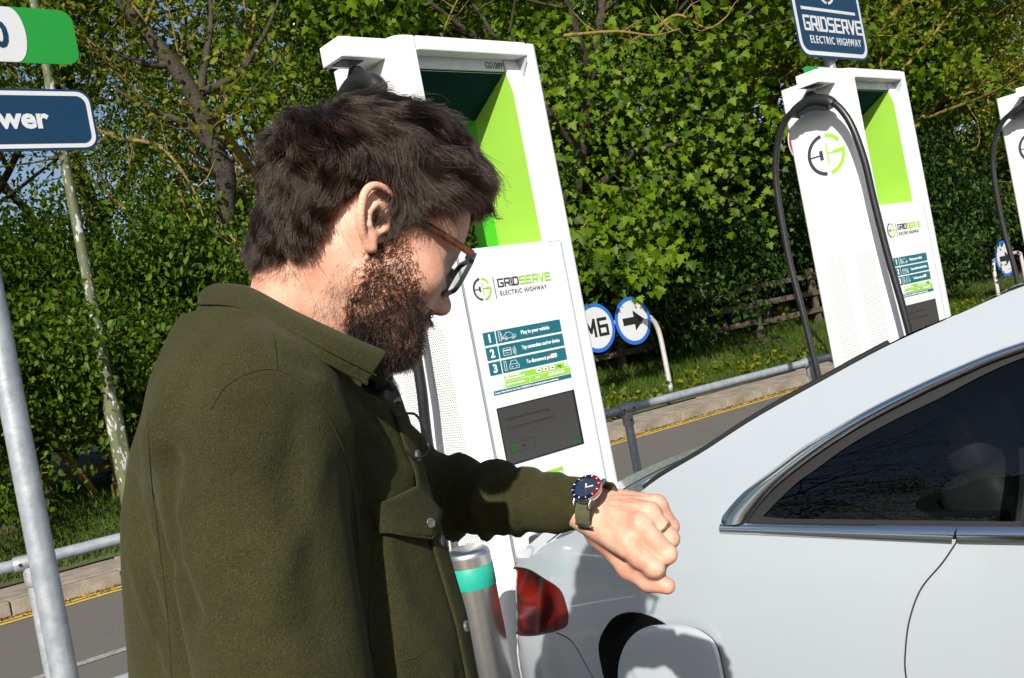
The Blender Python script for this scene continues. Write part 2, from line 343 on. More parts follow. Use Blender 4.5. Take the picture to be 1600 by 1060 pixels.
# ------------------------------------------------------------------ signs
M_navy = mat('navy_sign_film', (.005, .032, .075), .32, var=.06, vscale=4)
M_swhite = mat('white_sign_film', (.56, .58, .60), .32, var=.05, vscale=4)
M_sgreen = mat('green_sign_film', (.014, .25, .032), .32, var=.06, vscale=4)
M_sback = mat('sign_back_aluminium', (.4, .42, .43), .5, .7)
def sign_plate(parent, M, w_, h, r, m, name, th=.003, d=0.):
    return MB().prism(rrect(-w_ / 2, -h / 2, w_ / 2, h / 2, r), d, d + th, M).build(name, m, parent)
def bay_sign(loc, label, zs, wide, words):
    root = empty('bay_sign', loc); tag(root, label, 'sign', 'bay signs on galvanised posts'); z1, z2, z3 = zs
    inv = Matrix.Translation(-Vector(loc))
    MB().lathe([(0, z1 + .34), (.028, z1 + .335), (.029, z1 + .32), (.029, 0)], 24).build('post', M_galv, root, 40)
    MB().lathe([(.033, .006), (.08, .006), (.08, 0), (.033, 0)], 24).build('base_flange', M_galvd, root, 30)
    def pl(z): return inv @ frame(Vector(loc) + NROW * .045 + Vector((0, 0, z)), ROW, (0, 0, 1))
    # logo board
    w1, h1 = wide, .52
    M = pl(z1)
    bd = sign_plate(root, M, w1, h1, .075, M_navy, 'logo_board'); 
    MB().prism(rrect(-w1 / 2 + .012, -h1 / 2 + .012, w1 / 2 - .012, h1 / 2 - .012, .068), .003, .0042, M).build('white_border', M_swhite, bd)
    MB().prism(rrect(-w1 / 2 + .034, -h1 / 2 + .034, w1 / 2 - .034, h1 / 2 - .034, .052), .0042, .0054, M).build('navy_panel', M_navy, bd)
    T = M @ Matrix.Translation((0, 0, .0054)); k = wide / .62
    wm = MB(); e = wordmark('GRIDSERVE', -.235 * k, -.115, .068, T, wm, xs=.80 * k, gap=1.45 * k, wt=.95); wm.build('wordmark', M_swhite, bd)
    lettering('ELECTRIC HIGHWAY', .056, 'lettering', M_swhite, bd, T @ Matrix.Translation((-.21 * k, -.185, .0006)), xs=.72 * k, space=1.25, bold=.0008)
    MB().prism([(-.24 * k, -.012), (.24 * k, -.012), (.24 * k, .004), (-.24 * k, .004)], 0, .001, T).build('rule', M_swhite, bd)
    eg_logo(0, .115, .085, T, bd, M_swhite, M_swhite)
    # white board with green ends
    M = pl(z2); h2 = .135; wb = wide * 1.0
    bd = sign_plate(root, M, wb, h2, .03, M_sgreen, 'power_board')
    c0 = wb / 2 - .115; mid = [(c0 + .03 * math.cos(a) - .03, h2 / 2 * math.sin(a) * .985) for a in [R(-90 + 180 * i / 12) for i in range(13)]]
    mid = mid + [(-x, y) for x, y in mid[::-1]]
    MB().prism(mid, .003, .0042, M).build('white_middle', M_swhite, bd)
    lettering(words[0], .085, 'lettering', M_navy, bd, M @ Matrix.Translation((-.012, -.03, .0048)), 'CENTER', xs=.8, bold=.003)
    # navy board
    M = pl(z3); h3 = .15
    bd = sign_plate(root, M, wb * 1.03, h3, .033, M_navy, 'speed_board')
    MB().prism(rrect(-wb * .515 + .006, -h3 / 2 + .006, wb * .515 - .006, h3 / 2 - .006, .029), .003, .0042, M).build('white_border', M_swhite, bd)
    MB().prism(rrect(-wb * .515 + .017, -h3 / 2 + .017, wb * .515 - .017, h3 / 2 - .017, .021), .0042, .0054, M).build('navy_panel', M_navy, bd)
    lettering(words[1], .069, 'lettering', M_swhite, bd, M @ Matrix.Translation((wb * .515 - .112, -.020, .0060)), 'RIGHT', xs=1.0, bold=.0024)
    for z in zs:
        c = MB(); c.box(Vector((0, 0, z)) + NROW * .037, (.09, .012, .03), Matrix.Rotation(math.atan2(ROW.y, ROW.x), 3, 'Z')); c.lathe([(.0335, -.012), (.036, -.012), (.036, .012), (.0335, .012)], 18, Matrix.Translation((0, 0, z))); c.build('clip', M_galvd, root)
    return root
pl_ = at(50, 790, 2.3)
bay_sign((pl_.x, pl_.y, 0), 'sign post on the left with green ended board above navy board', (2.80, 2.430, 2.225), .57, ('Up to 350', 'High Power'))
bay_sign((1.93, 5.28, 0), 'navy logo sign board on a post behind the second charger', (2.885, 2.508, 2.27), .68, ('Up to 350', 'High Power'))

M_blue = mat('sign_blue', (.02, .12, .50), .35); M_black = mat('sign_black', (.012, .012, .013), .4); M_red = mat('sign_red', (.42, .02, .03), .35)
def hoop_signs(base, discs, label, hoop, face=None):
    """round direction discs on a bent grey tube; discs: (offset along the road, height, mark)"""
    root = empty('direction_sign', base); tag(root, label, 'road sign', 'round direction signs on bent tubes')
    face = face or (ND * -1.)
    side = Vector((0, 0, 1)).cross(face).normalized()
    MB().tube(catmull([side * x + Vector((0, 0, z)) for x, z in hoop], 6), .038, 14).build('bent_tube', M_pole, root, 60)
    for x, z, r, mk in discs:
        M = frame(side * x + Vector((0, 0, z)) + face * .055, side, (0, 0, 1))
        d = MB().prism(circ(0, 0, r, 48), 0, .004, M).build('disc', M_blue, root)
        MB().prism(circ(0, 0, r * .84, 48), .004, .006, M).build('white_face', M_swhite, d)
        if mk == 'arrow':
            MB().prism([(-.22 * r / .38, -.055), (.02, -.055), (.02, -.15), (.235 * r / .38, 0), (.02, .15), (.02, .055), (-.22 * r / .38, .055)], .006, .008, M).build('arrow', M_black, d)
        elif mk:
            wl_ = MB(); wordmark(mk, -.185, -.11, .22, M @ Matrix.Translation((0, 0, .0062)), wl_, wt=1.05, xs=.86, gap=1.9); wl_.build('lettering', M_black, d)
        c = MB(); c.box(side * x + Vector((0, 0, z)) + face * .045, (.1, .03, .04), Matrix.Rotation(math.atan2(side.y, side.x), 3, 'Z')); c.build('clip', M_galvd, root)
    return root
M_pole = mat('grey_painted_tube', (.48, .47, .46), .5, .2, var=.15, vscale=14)
b0 = at(1047, 603, 15.0)
hoop_signs(tuple(b0), [(-.55, 1.07, .355, 'arrow'), (-1.28, 1.07, .355, 'M6')], 'round M6 and arrow signs on a bent tube beyond the road', [(0, -.25), (0, .5), (-.02, .85), (-.11, 1.03), (-.3, 1.08), (-1.55, 1.08), (-1.74, 1.03), (-1.83, .85), (-1.85, .5), (-1.85, -.25)])
b1 = at(1562, 470, 20.5)
hoop_signs(tuple(b1), [(.42, .83, .375, 'arrow')], 'round arrow sign behind the third charger beyond the road', [(0, -.8), (0, .45), (.03, .75), (.12, .86), (.3, .9), (1.0, .9), (1.15, .86), (1.22, .7), (1.22, -.8)])
rs = at(1247, 226, 15.5); rbse = empty('round_sign', (rs.x, rs.y, bank(11))); tag(rbse, 'red rimmed round sign peeping out behind the second charger', 'road sign')
h_ = rs.z - bank(11)
M = frame(Vector((0, 0, h_)) - ND * .05, Vector((0, 0, 1)).cross(-ND), (0, 0, 1))
MB().prism(circ(0, 0, .31, 40), 0, .004, M).build('white_rim', M_swhite, rbse); MB().prism(arc_band(0, 0, .2, .285, 0, 359.9, 40), .004, .006, M).build('red_ring', M_red, rbse)
MB().tube([(0, 0, 0), (0, 0, h_ + .3)], .038, 14).build('post', M_pole, rbse, 60)

# ------------------------------------------------------------------ timber fence on the bank
M_wood = mat('weathered_timber', (.11, .085, .055), .9, col2=(.045, .036, .024), vscale=9, bump=.4, bscale=30, detail=8)
fe = empty('post_and_rail_fence'); tag(fe, 'weathered timber post and rail fence under the trees', 'fence')
pp = .5
while pp < 18.5:
    q = 12.35; zb = bank(q)
    b = MB(); b.box(G(pp, q, zb + .5), (.12, .09, 1.3), Matrix.Rotation(math.atan2(RD.y, RD.x) + rng.uniform(-.08, .08), 3, 'Z')); b.build('fence_post', M_wood, fe, bevel=.008)
    for z in (.32, .66, 1.0):
        r0, r1 = G(pp, q - .07, zb + z + rng.uniform(-.02, .02)), G(pp + 1.8, q - .07, zb + z + rng.uniform(-.02, .02)); m_ = (r0 + r1) / 2; dr = (r1 - r0).normalized()
        b = MB(); b.box((0, 0, 0), ((r1 - r0).length - .01, .045, .1)); o = b.build('fence_rail', M_wood, fe, bevel=.006); o.matrix_local = frame(m_, dr, ND)
    pp += 1.8
# ------------------------------------------------------------------ rapid chargers
M_cw = mat('charger_white', (.80, .81, .82), .28, var=.04, vscale=3, coat=.3, rvar=.05)
M_lime = mat('lime_panel', (.27, .52, .055), .38, var=.05, vscale=5)
M_mid = mat('mid_green_panel', (.065, .48, .02), .38, var=.05, vscale=5)
M_teal = mat('dark_teal_panel', (.003, .026, .034), .85, spec=.1, var=.1, vscale=5)
M_tsk = mat('teal_sticker', (.012, .135, .175), .4, var=.06, vscale=20)
M_gsk = mat('green_sticker', (.28, .60, .045), .4, var=.05, vscale=20)
M_wsk = mat('white_print', (.82, .84, .85), .4)
M_gp = mat('grey_print', (.045, .048, .055), .4); M_lp = mat('lime_print', (.30, .62, .03), .4)
M_scr = mat('glare_grey_screen', (.055, .055, .053), .2, spec=.5); M_scrt = mat('dim_screen_text', (.03, .03, .03), .4); M_scrg = mat('dim_screen_green', (.012, .10, .02), .4)  # screen grey is lifted in its base colour to imitate glare
M_rub = mat('black_cable_rubber', (.014, .015, .017), .38, var=.2, vscale=40, bump=.03, bscale=200)
M_blk = mat('black_plastic', (.012, .013, .014), .42, bump=.05, bscale=150)
M_redp = mat('red_print', (.6, .03, .03), .4); M_bluep = mat('blue_print', (.05, .12, .45), .4)
M_groove = mat('grey_seam', (.36, .39, .43), .5)
def vent_mat():
    m = bpy.data.materials.new('perforated_vent'); m.use_nodes = True; t = m.node_tree; b = bsdf(m); b.inputs['Roughness'].default_value = .35
    tc = t.nodes.new('ShaderNodeTexCoord'); sp = t.nodes.new('ShaderNodeSeparateXYZ'); t.links.new(tc.outputs['Object'], sp.inputs[0])
    def mth(op, a, c=None):
        n = t.nodes.new('ShaderNodeMath'); n.operation = op
        for i, x in enumerate((a, c)):
            if x is None: continue
            if isinstance(x, (int, float)): n.inputs[i].default_value = x
            else: t.links.new(x, n.inputs[i])
        return n.outputs[0]
    S = .0088; zz = mth('DIVIDE', sp.outputs['Z'], S * .866); row = mth('FLOOR', zz); off = mth('MULTIPLY', mth('MODULO', row, 2.), .5)
    yy = mth('ADD', mth('DIVIDE', sp.outputs['Y'], S), off)
    fy = mth('SUBTRACT', mth('FRACT', yy), .5); fz = mth('MULTIPLY', mth('SUBTRACT', mth('FRACT', zz), .5), .866)
    d2 = mth('ADD', mth('MULTIPLY', fy, fy), mth('MULTIPLY', fz, fz)); hole = mth('LESS_THAN', d2, .085)
    mx = t.nodes.new('ShaderNodeMix'); mx.data_type = 'RGBA'; t.links.new(hole, mx.inputs[0]); mx.inputs[6].default_value = (.78, .79, .8, 1); mx.inputs[7].default_value = (.20, .21, .22, 1); t.links.new(mx.outputs[2], b.inputs['Base Color'])
    return m
M_vent = vent_mat()
CX0, CX1, CD, CH = -.0825, .497, .363, 2.46
RB, RT, RX = 1.793, 2.38, .386
RZC = math.atan2(ROW.y, ROW.x)
def FR(x, z, y=.0085):      # text frame on the front panel
    return frame((x, y, z), (1, 0, 0), (0, 0, 1))
def make_charger(loc, label, cable, detail=True, idtext=None):
    root = empty('rapid_charger', loc, RZC); tag(root, label, 'charger', 'rapid chargers in a row')
    # body: side pillars, lower box, rear upper frame, cap
    def arcp(cx, cy, r, a0, a1, n=6): return [(cx + r * math.cos(R(a0 + (a1 - a0) * k / n)), cy + r * math.sin(R(a0 + (a1 - a0) * k / n))) for k in range(n + 1)]
    lp_ = [(-.002, CD)] + arcp(CX0 + .02, CD - .02, .02, 90, 180) + arcp(CX0 + .05, .05, .05, 180, 270, 10) + [(-.008, 0), (-.002, .006)]
    MB().prism(lp_, 0, CH, None).build('side_pillar', M_cw, root, 35)
    rp_ = [(.452, CD)] + [(.452, .004), (.458, -.004)] + arcp(CX1 - .018, .014, .018, 270, 360) + arcp(CX1 - .02, CD - .02, .02, 0, 90)
    MB().prism(rp_, 0, CH - .004, None).build('side_pillar', M_cw, root, 35)
    lw = MB(); lw.box(((-.002 + .452) / 2 + .001, .01 + (CD - .01) / 2, RB / 2), (.446, CD - .012, RB - .002)); lw.build('lower_housing', M_cw, root, bevel=.003)
    # lintel and cap
    c = MB(); c.box((.225, .03, CH - .022), (.4505, .066, .044)); c.build('lintel', M_cw, root, bevel=.004)
    c = MB(); c.box((.225, .063 + (CD - .066) / 2, CH - .045), (.4485, CD - .068, .082)); c.build('top_cover', M_cw, root, bevel=.003)
    # upper front panel slopes back under the lintel; white reveal right of the opening
    P0, P1 = .012, .052
    u = MB()
    u.prism([(P0, RB), (P0 + .002, 2.30), (P1, 2.42), (P1 + .012, 2.42), (P0 + .02, 2.30), (P0 + .02, RB)], 0, .452 - RX - .001, Matrix(((0, 0, 1, RX), (1, 0, 0, 0), (0, 1, 0, 0), (0, 0, 0, 1)))); u.build('white_reveal', M_cw, root, bevel=.0015)
    u = MB(); u.box((RX / 2 - .002, .057, 2.398), (RX - .001, .01, .04)); u.build('number_strip', M_cw, root)
    u = MB(); u.prism([(.004, 2.42), (.05, 2.42), (.05, 2.33), (.004, 2.395)], 0, .008, Matrix(((0, 0, 1, .443), (1, 0, 0, 0), (0, 1, 0, 0), (0, 0, 0, 1)))); u.build('lintel_return', M_groove, root)
    # see-through opening: painted walls, sloping teal soffit, floor
    YM = .25
    q = MB(); q.add([(RX + .0015, P0, RB), (RX + .0015, YM, RB), (RX + .0015, YM, 2.268), (RX + .0015, .055, RT), (RX + .0015, P0 + .03, RT - .04), (RX + .0015, P0, RT - .11)], [(0, 1, 2, 3, 4, 5)]); q.build('lime_wall', M_lime, root, recalc=False)
    q = MB(); q.box((RX + .012, (YM + CD) / 2 - .001, (RB + 2.30) / 2), (.02, CD - YM - .003, 2.30 - RB)); q.build('green_wall', M_mid, root)
    q = MB(); q.box((RX + .026, (P0 + YM) / 2 + .02, (RB + 2.3) / 2), (.03, YM - .06, 2.30 - RB)); q.build('wall_core', M_cw, root)
    q = MB(); q.prism([(.056, RT), (YM, 2.27), (YM, 2.4), (.062, 2.4)], 0, RX + .001, Matrix(((0, 0, 1, -.001), (1, 0, 0, 0), (0, 1, 0, 0), (0, 0, 0, 1)))); q.build('teal_soffit', M_teal, root)
    q = MB(); q.box((RX / 2, (YM + CD) / 2, 2.335), (RX - .002, CD - YM - .004, .13)); q.build('rear_soffit', M_mid, root)
    q = MB(); q.box((RX / 2, CD / 2 + .01, RB + .002), (RX - .003, CD - .026, .006)); q.build('opening_floor', M_cw, root)
    q = MB(); q.box((.002, CD / 2 + .02, (RB + 2.26) / 2), (.006, CD - .06, 2.26 - RB)); q.build('lime_inner_wall', M_lime, root)
    # grey strips on the front panel seams, standing in for the step's shading
    for x in (.0015, .4465):
        q = MB(); q.box((x, .0082, RB / 2), (.007, .004, RB - .01)); q.build('panel_seam', M_groove, root)
    # arm, wire, hanger
    a = MB(); a.box(((CX0 - .228) / 2 + .002, .112, 2.436), (.228 + CX0 + .004 + .02, .112, .062)); am = a.build('cable_arm', M_cw, root, bevel=.005)
    a = MB(); a.box((-.185, .112, 2.4045), (.075, .06, .004)); a.build('wire_slot', M_dark, am)
    a = MB(); a.tube([(-.17, .118, 2.41), (-.17, .135, 2.362)], .0025, 8); a.build('steel_wire', M_galv, am)
    hz = cable['hang']; hp = [Vector((-.17, y, z)) for y, z in cable['hpath']]
    hb = MB(); prof = [(.055, -.03), (.075, .0), (.012, .075), (-.012, .075), (-.08, .004), (-.085, -.035), (-.03, -.02), (.03, -.018)]
    Mh = Matrix.Translation((-.17, hz[0], hz[1])) @ Matrix.Rotation(cable.get('tilt', .12), 4, 'X') @ Matrix(((0, 0, 1, -.028), (1, 0, 0, 0), (0, 1, 0, 0), (0, 0, 0, 1)))
    hb.prism(prof, .012, .044, Mh); hg = hb.build('cable_hanger', M_blk, root, bevel=.006)
    s = MB(); s.tube(catmull(hp, 5), .029, 16); s.build('hanger_sleeve', M_blk, hg, 40)
    MB().tube(catmull([Vector((cable.get('x', -.17) if i else -.17, y, z)) for i, (y, z) in enumerate(cable['path'])], 8), .0165, 14).build('charging_cable', M_rub, root, 60)
    # vents on the side
    for y0, y1 in ((.032, .132), (.19, .292)):
        q = MB(); P = rrect(y0, .75, y1, 1.60, .05); q.prism([(y, z) for y, z in P], 0, .0012, Matrix(((0, 0, -1, CX0), (1, 0, 0, 0), (0, 1, 0, 0), (0, 0, 0, 1)))); q.build('perforated_vent', M_vent, root)
    Ms = frame((CX0 - .0003, .177, 2.09), (0, -1, 0), (0, 0, 1))
    eg_logo(0, 0, .101, Ms, root, M_gp, M_lp)
    # plinth
    q = MB(); q.box((.207, CD / 2, .02), (.62, CD + .04, .04)); q.build('plinth', M_galvd, root, bevel=.006)
    # front print
    Y = .0105
    lg = MB(); 
    eg_logo(.078, 1.669, .036, frame((0, Y, 0), (1, 0, 0), (0, 0, 1)), root, M_gp, M_lp)
    M0 = frame((0, Y, 0), (1, 0, 0), (0, 0, 1))
    b = MB(); b.prism([(.128, 1.633), (.130, 1.633), (.130, 1.703), (.128, 1.703)], 0, .001, M0); b.build('logo_rule', M_gp, root)
    b = MB(); xe = wordmark('GRID', .146, 1.669, .023, M0, b, xs=1.08, gap=1.75); b.build('wordmark', M_gp, root)
    b = MB(); wordmark('SERVE', xe, 1.669, .023, M0, b, xs=1.08, gap=1.75); b.build('wordmark', M_lp, root)
    lettering('ELECTRIC HIGHWAY', .0205, 'lettering', M_gp, root, FR(.146, 1.6405, Y - .0006), xs=.88, space=1.24)
    rows = [(1.4945, 1.5345), (1.4475, 1.4875), (1.4005, 1.4405)]
    words = ['Plug in your vehicle', 'Tap contactless card or device', 'To disconnect press']
    for k, (z0, z1) in enumerate(rows):
        n = MB().prism([(.046, z0), (.0935, z0), (.0935, z1), (.046, z1)], 0, .0008, M0).build('step_number', M_tsk, root)
        lettering(str(k + 1), .036, 'lettering', M_wsk, n, FR(.0697, z0 + .0075, Y - .0012), 'CENTER', bold=.0012)
        n = MB().prism([(.0985, z0), (.377, z0), (.377, z1), (.0985, z1)], 0, .0008, M0).build('step_panel', M_tsk, root)
        if detail:
            x0 = (.200, .192, .200)[k]; b1, b2 = (('Plug in', ' your vehicle'), ('Tap contactless card', ' or device'), ('To disconnect', ' press'))[k]
            lettering(b1 + b2, .0172, 'lettering', M_wsk, n, FR(x0, z0 + .0145, Y - .0012), xs=(.92, .78, .86)[k], bold=.0003)
            # pictograms: charger post and car / card / car front
            i = MB(); T = M0 @ Matrix.Translation((0, 0, .0008))
            def stroke(pts, w_=.0012):
                for a_, b_ in zip(pts[:-1], pts[1:]):
                    a_, b_ = Vector(a_), Vector(b_); d = (b_ - a_); 
                    if d.length < 1e-7: continue
                    d.normalize(); nn = Vector((-d.y, d.x)) * w_ / 2; i.prism([tuple(a_ - nn), tuple(b_ - nn), tuple(b_ + nn), tuple(a_ + nn)], 0, .0005, T)
            if k != 1: stroke([(.108, z0 + .006), (.116, z0 + .006), (.116, z0 + .035), (.108, z0 + .035), (.108, z0 + .006)])
            if k == 0: stroke([(.124, z0 + .012), (.124, z0 + .018), (.132, z0 + .021), (.139, z0 + .029), (.154, z0 + .029), (.164, z0 + .021), (.176, z0 + .018), (.177, z0 + .011), (.124, z0 + .011)]); stroke(circ(.136, z0 + .011, .005, 12, 0, 359.9), .0013); stroke(circ(.165, z0 + .011, .005, 12, 0, 359.9), .0013); stroke([(.119, z0 + .03), (.121, z0 + .01), (.126, z0 + .014)])
            if k == 1: stroke([(.114, z0 + .006), (.146, z0 + .006), (.146, z0 + .028), (.114, z0 + .028), (.114, z0 + .006)]); stroke([(.114, z0 + .021), (.146, z0 + .021)], .003); stroke([(.12, z0 + .013), (.14, z0 + .013)]); [stroke(circ(.146, z0 + .016, rr_, 8, -45, 45)) for rr_ in (.01, .015, .02)]
            if k == 2: stroke([(.128, z0 + .008), (.128, z0 + .018), (.133, z0 + .022), (.138, z0 + .033), (.158, z0 + .033), (.163, z0 + .022), (.168, z0 + .018), (.168, z0 + .008), (.128, z0 + .008)]); stroke([(.133, z0 + .022), (.163, z0 + .022)]); stroke([(.136, z0 + .014), (.141, z0 + .014)], .003); stroke([(.155, z0 + .014), (.16, z0 + .014)], .003)
            i.build('pictogram', M_wsk, n)
            if k == 2:
                MB().prism([(.297, z0 + .015), (.309, z0 + .015), (.309, z0 + .028), (.297, z0 + .028)], .0008, .0014, M0).build('red_button_print', M_redp, n)
                MB().prism([(.309, z0 + .015), (.334, z0 + .015), (.334, z0 + .028), (.309, z0 + .028)], .0008, .0014, M0).build('white_button_print', M_wsk, n)
    gr = MB().prism([(.098, 1.3765), (.381, 1.3765), (.381, 1.3935), (.098, 1.3935)], 0, .0008, M0).build('receipts_strip', M_gsk, root)
    g2 = MB().prism([(.098, 1.355), (.2, 1.355), (.2, 1.3735), (.098, 1.3735)], 0, .0008, M0).build('prices_strip', M_gsk, root)
    g3 = MB().prism([(.203, 1.355), (.381, 1.355), (.381, 1.3735), (.203, 1.3735)], 0, .0008, M0).build('phone_strip', M_gsk, root)
    ls = MB().prism([(.046, 1.339), (.381, 1.339), (.381, 1.352), (.046, 1.352)], 0, .0008, M0).build('leasing_strip', M_tsk, root)
    MB().prism([(.046, 1.355), (.095, 1.355), (.095, 1.3935), (.046, 1.3935)], 0, .0008, M0).build('white_square', M_wsk, root)
    if detail:
        lettering('DIGITAL RECEIPTS', .0078, 'lettering', M_wsk, gr, FR(.102, 1.3865, Y - .0012), bold=.0001); lettering('gridserve.com/receipt', .0092, 'lettering', M_wsk, gr, FR(.102, 1.3788, Y - .0012), bold=.0003)
        for x, mm in ((.235, M_bluep), (.265, M_redp), (.295, M_bluep), (.36, M_gsk)):
            p_ = MB().prism(rrect(x, 1.379, x + .02, 1.391, .002), .0008, .0014, M0).build('card_mark', M_wsk, gr); MB().prism(rrect(x + .005, 1.3825, x + .015, 1.3875, .002), .0014, .0018, M0).build('card_emblem', mm, p_)
        lettering('Pay', .012, 'lettering', M_gp, gr, FR(.329, 1.381, Y - .0012))
        lettering('gridserve.com/prices', .0095, 'lettering', M_wsk, g2, FR(.104, 1.361, Y - .0012), xs=.95, bold=.0003)
        lettering('24hr', .011, 'lettering', M_wsk, g3, FR(.225, 1.361, Y - .0012)); lettering('0333 1234 333', .0115, 'lettering', M_wsk, g3, FR(.284, 1.3605, Y - .0012), bold=.0003)
        lettering('Lease a New Electric Car from GRIDSERVE Car Leasing! gridserve.com/leasing', .0078, 'lettering', M_wsk, ls, FR(.05, 1.3425, Y - .0012), xs=1.08, bold=.0001)
    # screen
    sb = MB().prism([(.044, 1.118), (.38, 1.118), (.38, 1.299), (.044, 1.299)], 0, .0016, M0).build('screen_surround', M_blk, root)
    sc_ = MB().prism([(.048, 1.122), (.370, 1.122), (.370, 1.295), (.048, 1.295)], .0016, .002, M0).build('screen', M_scr, root)
    if detail:
        lettering('Charging using 100% net zero energy', .0125, 'lettering', M_scrt, sc_, FR(.066, 1.256, Y - .0022), xs=1.0); lettering('To Stop, press stop or tap payment card', .0125, 'lettering', M_scrt, sc_, FR(.066, 1.228, Y - .0022))
        e = MB(); e.prism(arc_band(0, 0, 0, 1, 0, 1, 1), 0, .0001, Matrix.Diagonal((1e-4, 1e-4, 1e-4, 1)) ) if False else None
        fr_ = MB(); T = M0 @ Matrix.Translation((0, 0, .0021))
        for (x0, y0, x1, y1) in ((.07, 1.153, .172, 1.1545), (.07, 1.1825, .172, 1.184), (.07, 1.153, .0715, 1.184), (.1705, 1.153, .172, 1.184)): fr_.prism([(x0, y0), (x1, y0), (x1, y1), (x0, y1)], 0, .0003, T)
        fr_.build('charge_bar_outline', M_scrt, sc_); MB().prism([(.071, 1.1545), (.088, 1.1545), (.088, 1.1825), (.071, 1.1825)], .0021, .0026, M0).build('charge_bar_fill', M_scrg, sc_)
        lettering('18%', .0125, 'lettering', M_scrt, sc_, FR(.112, 1.1635, Y - .0022)); MB().prism([(.33, 1.126), (.366, 1.126), (.366, 1.136), (.33, 1.136)], .0021, .0026, M0).build('screen_button', M_scrg, sc_)
    cl = MB().prism([(.165, 1.03), (.267, 1.03), (.267, 1.068), (.165, 1.068)], 0, .0008, M0).build('contactless_label', M_gsk, root)
    lettering('CONTACTLESS', .014, 'lettering', M_wsk, cl, FR(.263, 1.045, Y - .0012), 'RIGHT', xs=.85, bold=.0004)
    if idtext:
        ho = MB(); ho.box((.1, -.03, .84), (.075, .08, .11)); ho = ho.build('connector_holster', M_blk, root, 60, bevel=.018, seg=3)
        ho2 = MB(); ho2.tube([(.1, -.07, .85), (.1, -.1, .83), (.1, -.12, .78)], [.03, .028, .022], 14); ho2.build('spare_connector', M_blk, ho, 50)
    rd_ = MB(); rd_.box((.19, .004, .95), (.1, .014, .12)); rd_.build('card_reader', M_blk, root, bevel=.006)
    if idtext: lettering(idtext, .031, 'lettering', mat('dark_green_print', (.02, .12, .03), .5), root, FR(.302, 2.3855, .0512), xs=.78, space=1.0, bold=.0002)
    return root
cab2 = dict(hang=(.152, 2.315), hpath=[(.255, 2.295), (.235, 2.322), (.15, 2.345), (.07, 2.32), (.045, 2.292)], tilt=.1,
            path=[(.15, 2.345), (.075, 2.325), (.017, 2.275), (-.03, 2.17), (-.058, 2.0), (-.066, 1.82), (-.083, 1.55), (-.112, 1.23), (-.13, .8), (-.08, .45), (.05, .3), (.25, .35), (.38, .7), (.395, 1.04), (.412, 1.352), (.432, 1.647), (.424, 2.0), (.379, 2.183), (.305, 2.295), (.22, 2.335), (.16, 2.345)])
cab1 = dict(hang=(.1, 2.315), hpath=[(.20, 2.29), (.18, 2.322), (.1, 2.345), (.025, 2.32), (.0, 2.29)], tilt=.0,
            path=[(.1, 2.345), (.03, 2.325), (.012, 2.28), (.03, 2.1), (.052, 1.8), (.068, 1.536), (.076, 1.4), (.096, 1.246), (.12, .9), (.16, .5), (.23, .35), (.31, .5), (.35, .9), (.34, 1.4), (.32, 1.9), (.27, 2.2), (.2, 2.31), (.15, 2.338)])
make_charger((-.1145, 3.02, 0), 'white charger with lime see-through opening directly behind the man', cab1, True, 'GS10891')
make_charger((1.8405, 4.7415, 0), 'second white charger with a looped black cable above the car roof', cab2, True, 'GS10892' if False else None)
make_charger((3.7616, 6.4133, 0), 'third white charger cut off at the right picture edge', cab2, False)
# ------------------------------------------------------------------ parked saloon
CAR_O = (.3534, 2.05); CAR_RZ = -math.pi / 4; BELT = 1.035; CEN = .935
def _plan():
    pts=[]; s=4.3
    # side, front to rear
    S=[];
    x=3.2
    out=[]
    # rear part: integrate heading
    y=0.; x=0.; h=0.; ds=.005; out.append((0.,0.,0.,0.)); sig=0.
    while y<CEN and sig>-3:
        if x>-.75: k=.33
        elif h<R(76): k=1/.17
        else: k=max(.0,(math.pi/2-h)/max(.05,(CEN-y)))*1.3
        h=min(h+k*ds,math.pi/2); x-=math.cos(h)*ds; y+=math.sin(h)*ds; sig-=ds; out.append((sig,x,y,h))
    rear=out[::-1]
    y=0.;x=0.;h=0.;sig=0.;out=[]
    while y<CEN and sig<6:
        if x<2.9: k=0.0
        elif x<3.72: k=.25
        elif h<R(62): k=1/.38
        else: k=max(.0,(math.pi/2-h)/max(.05,(CEN-y)))*1.4
        h=min(h+k*ds,math.pi/2); x+=math.cos(h)*ds; y+=math.sin(h)*ds; sig+=ds; out.append((sig,x,y,-h))
    return rear+out
PLAN = _plan(); S0=PLAN[0][0]; S1=PLAN[-1][0]
def plan(sig):
    i=(sig-S0)/.005; i=min(max(i,0),len(PLAN)-1.001); k=int(i); f=i-k; a=PLAN[k]; b=PLAN[k+1]
    return [a[j]+(b[j]-a[j])*f for j in (1,2,3)]
def lerp_t(T,z):
    if z<=T[0][0]: return T[0][1]
    for (a,va),(b,vb) in zip(T[:-1],T[1:]):
        if z<=b:
            u=(z-a)/(b-a); u=u*u*(3-2*u)*.35+u*.65; return va+(vb-va)*u
    return T[-1][1]
def sidep(z):
    if z<.72: return .036-.13*((z-.72)/.5)**2
    if z<=BELT: return .036-.036*((z-.72)/(BELT-.72))**2
    h=z-BELT; return -.23*h-.5*h*h
def rearp(z):
    return lerp_t([(.2,-.12),(.35,-.02),(.5,.02),(.65,.015),(.73,-.015),(.82,-.08),(.9,-.165),(1.0,-.27),(1.1,-.38)],z)
def frontp(z):
    return lerp_t([(.15,-.1),(.3,0),(.5,.02),(.65,-.03),(.75,-.12),(.85,-.3),(1.0,-.7)],z)
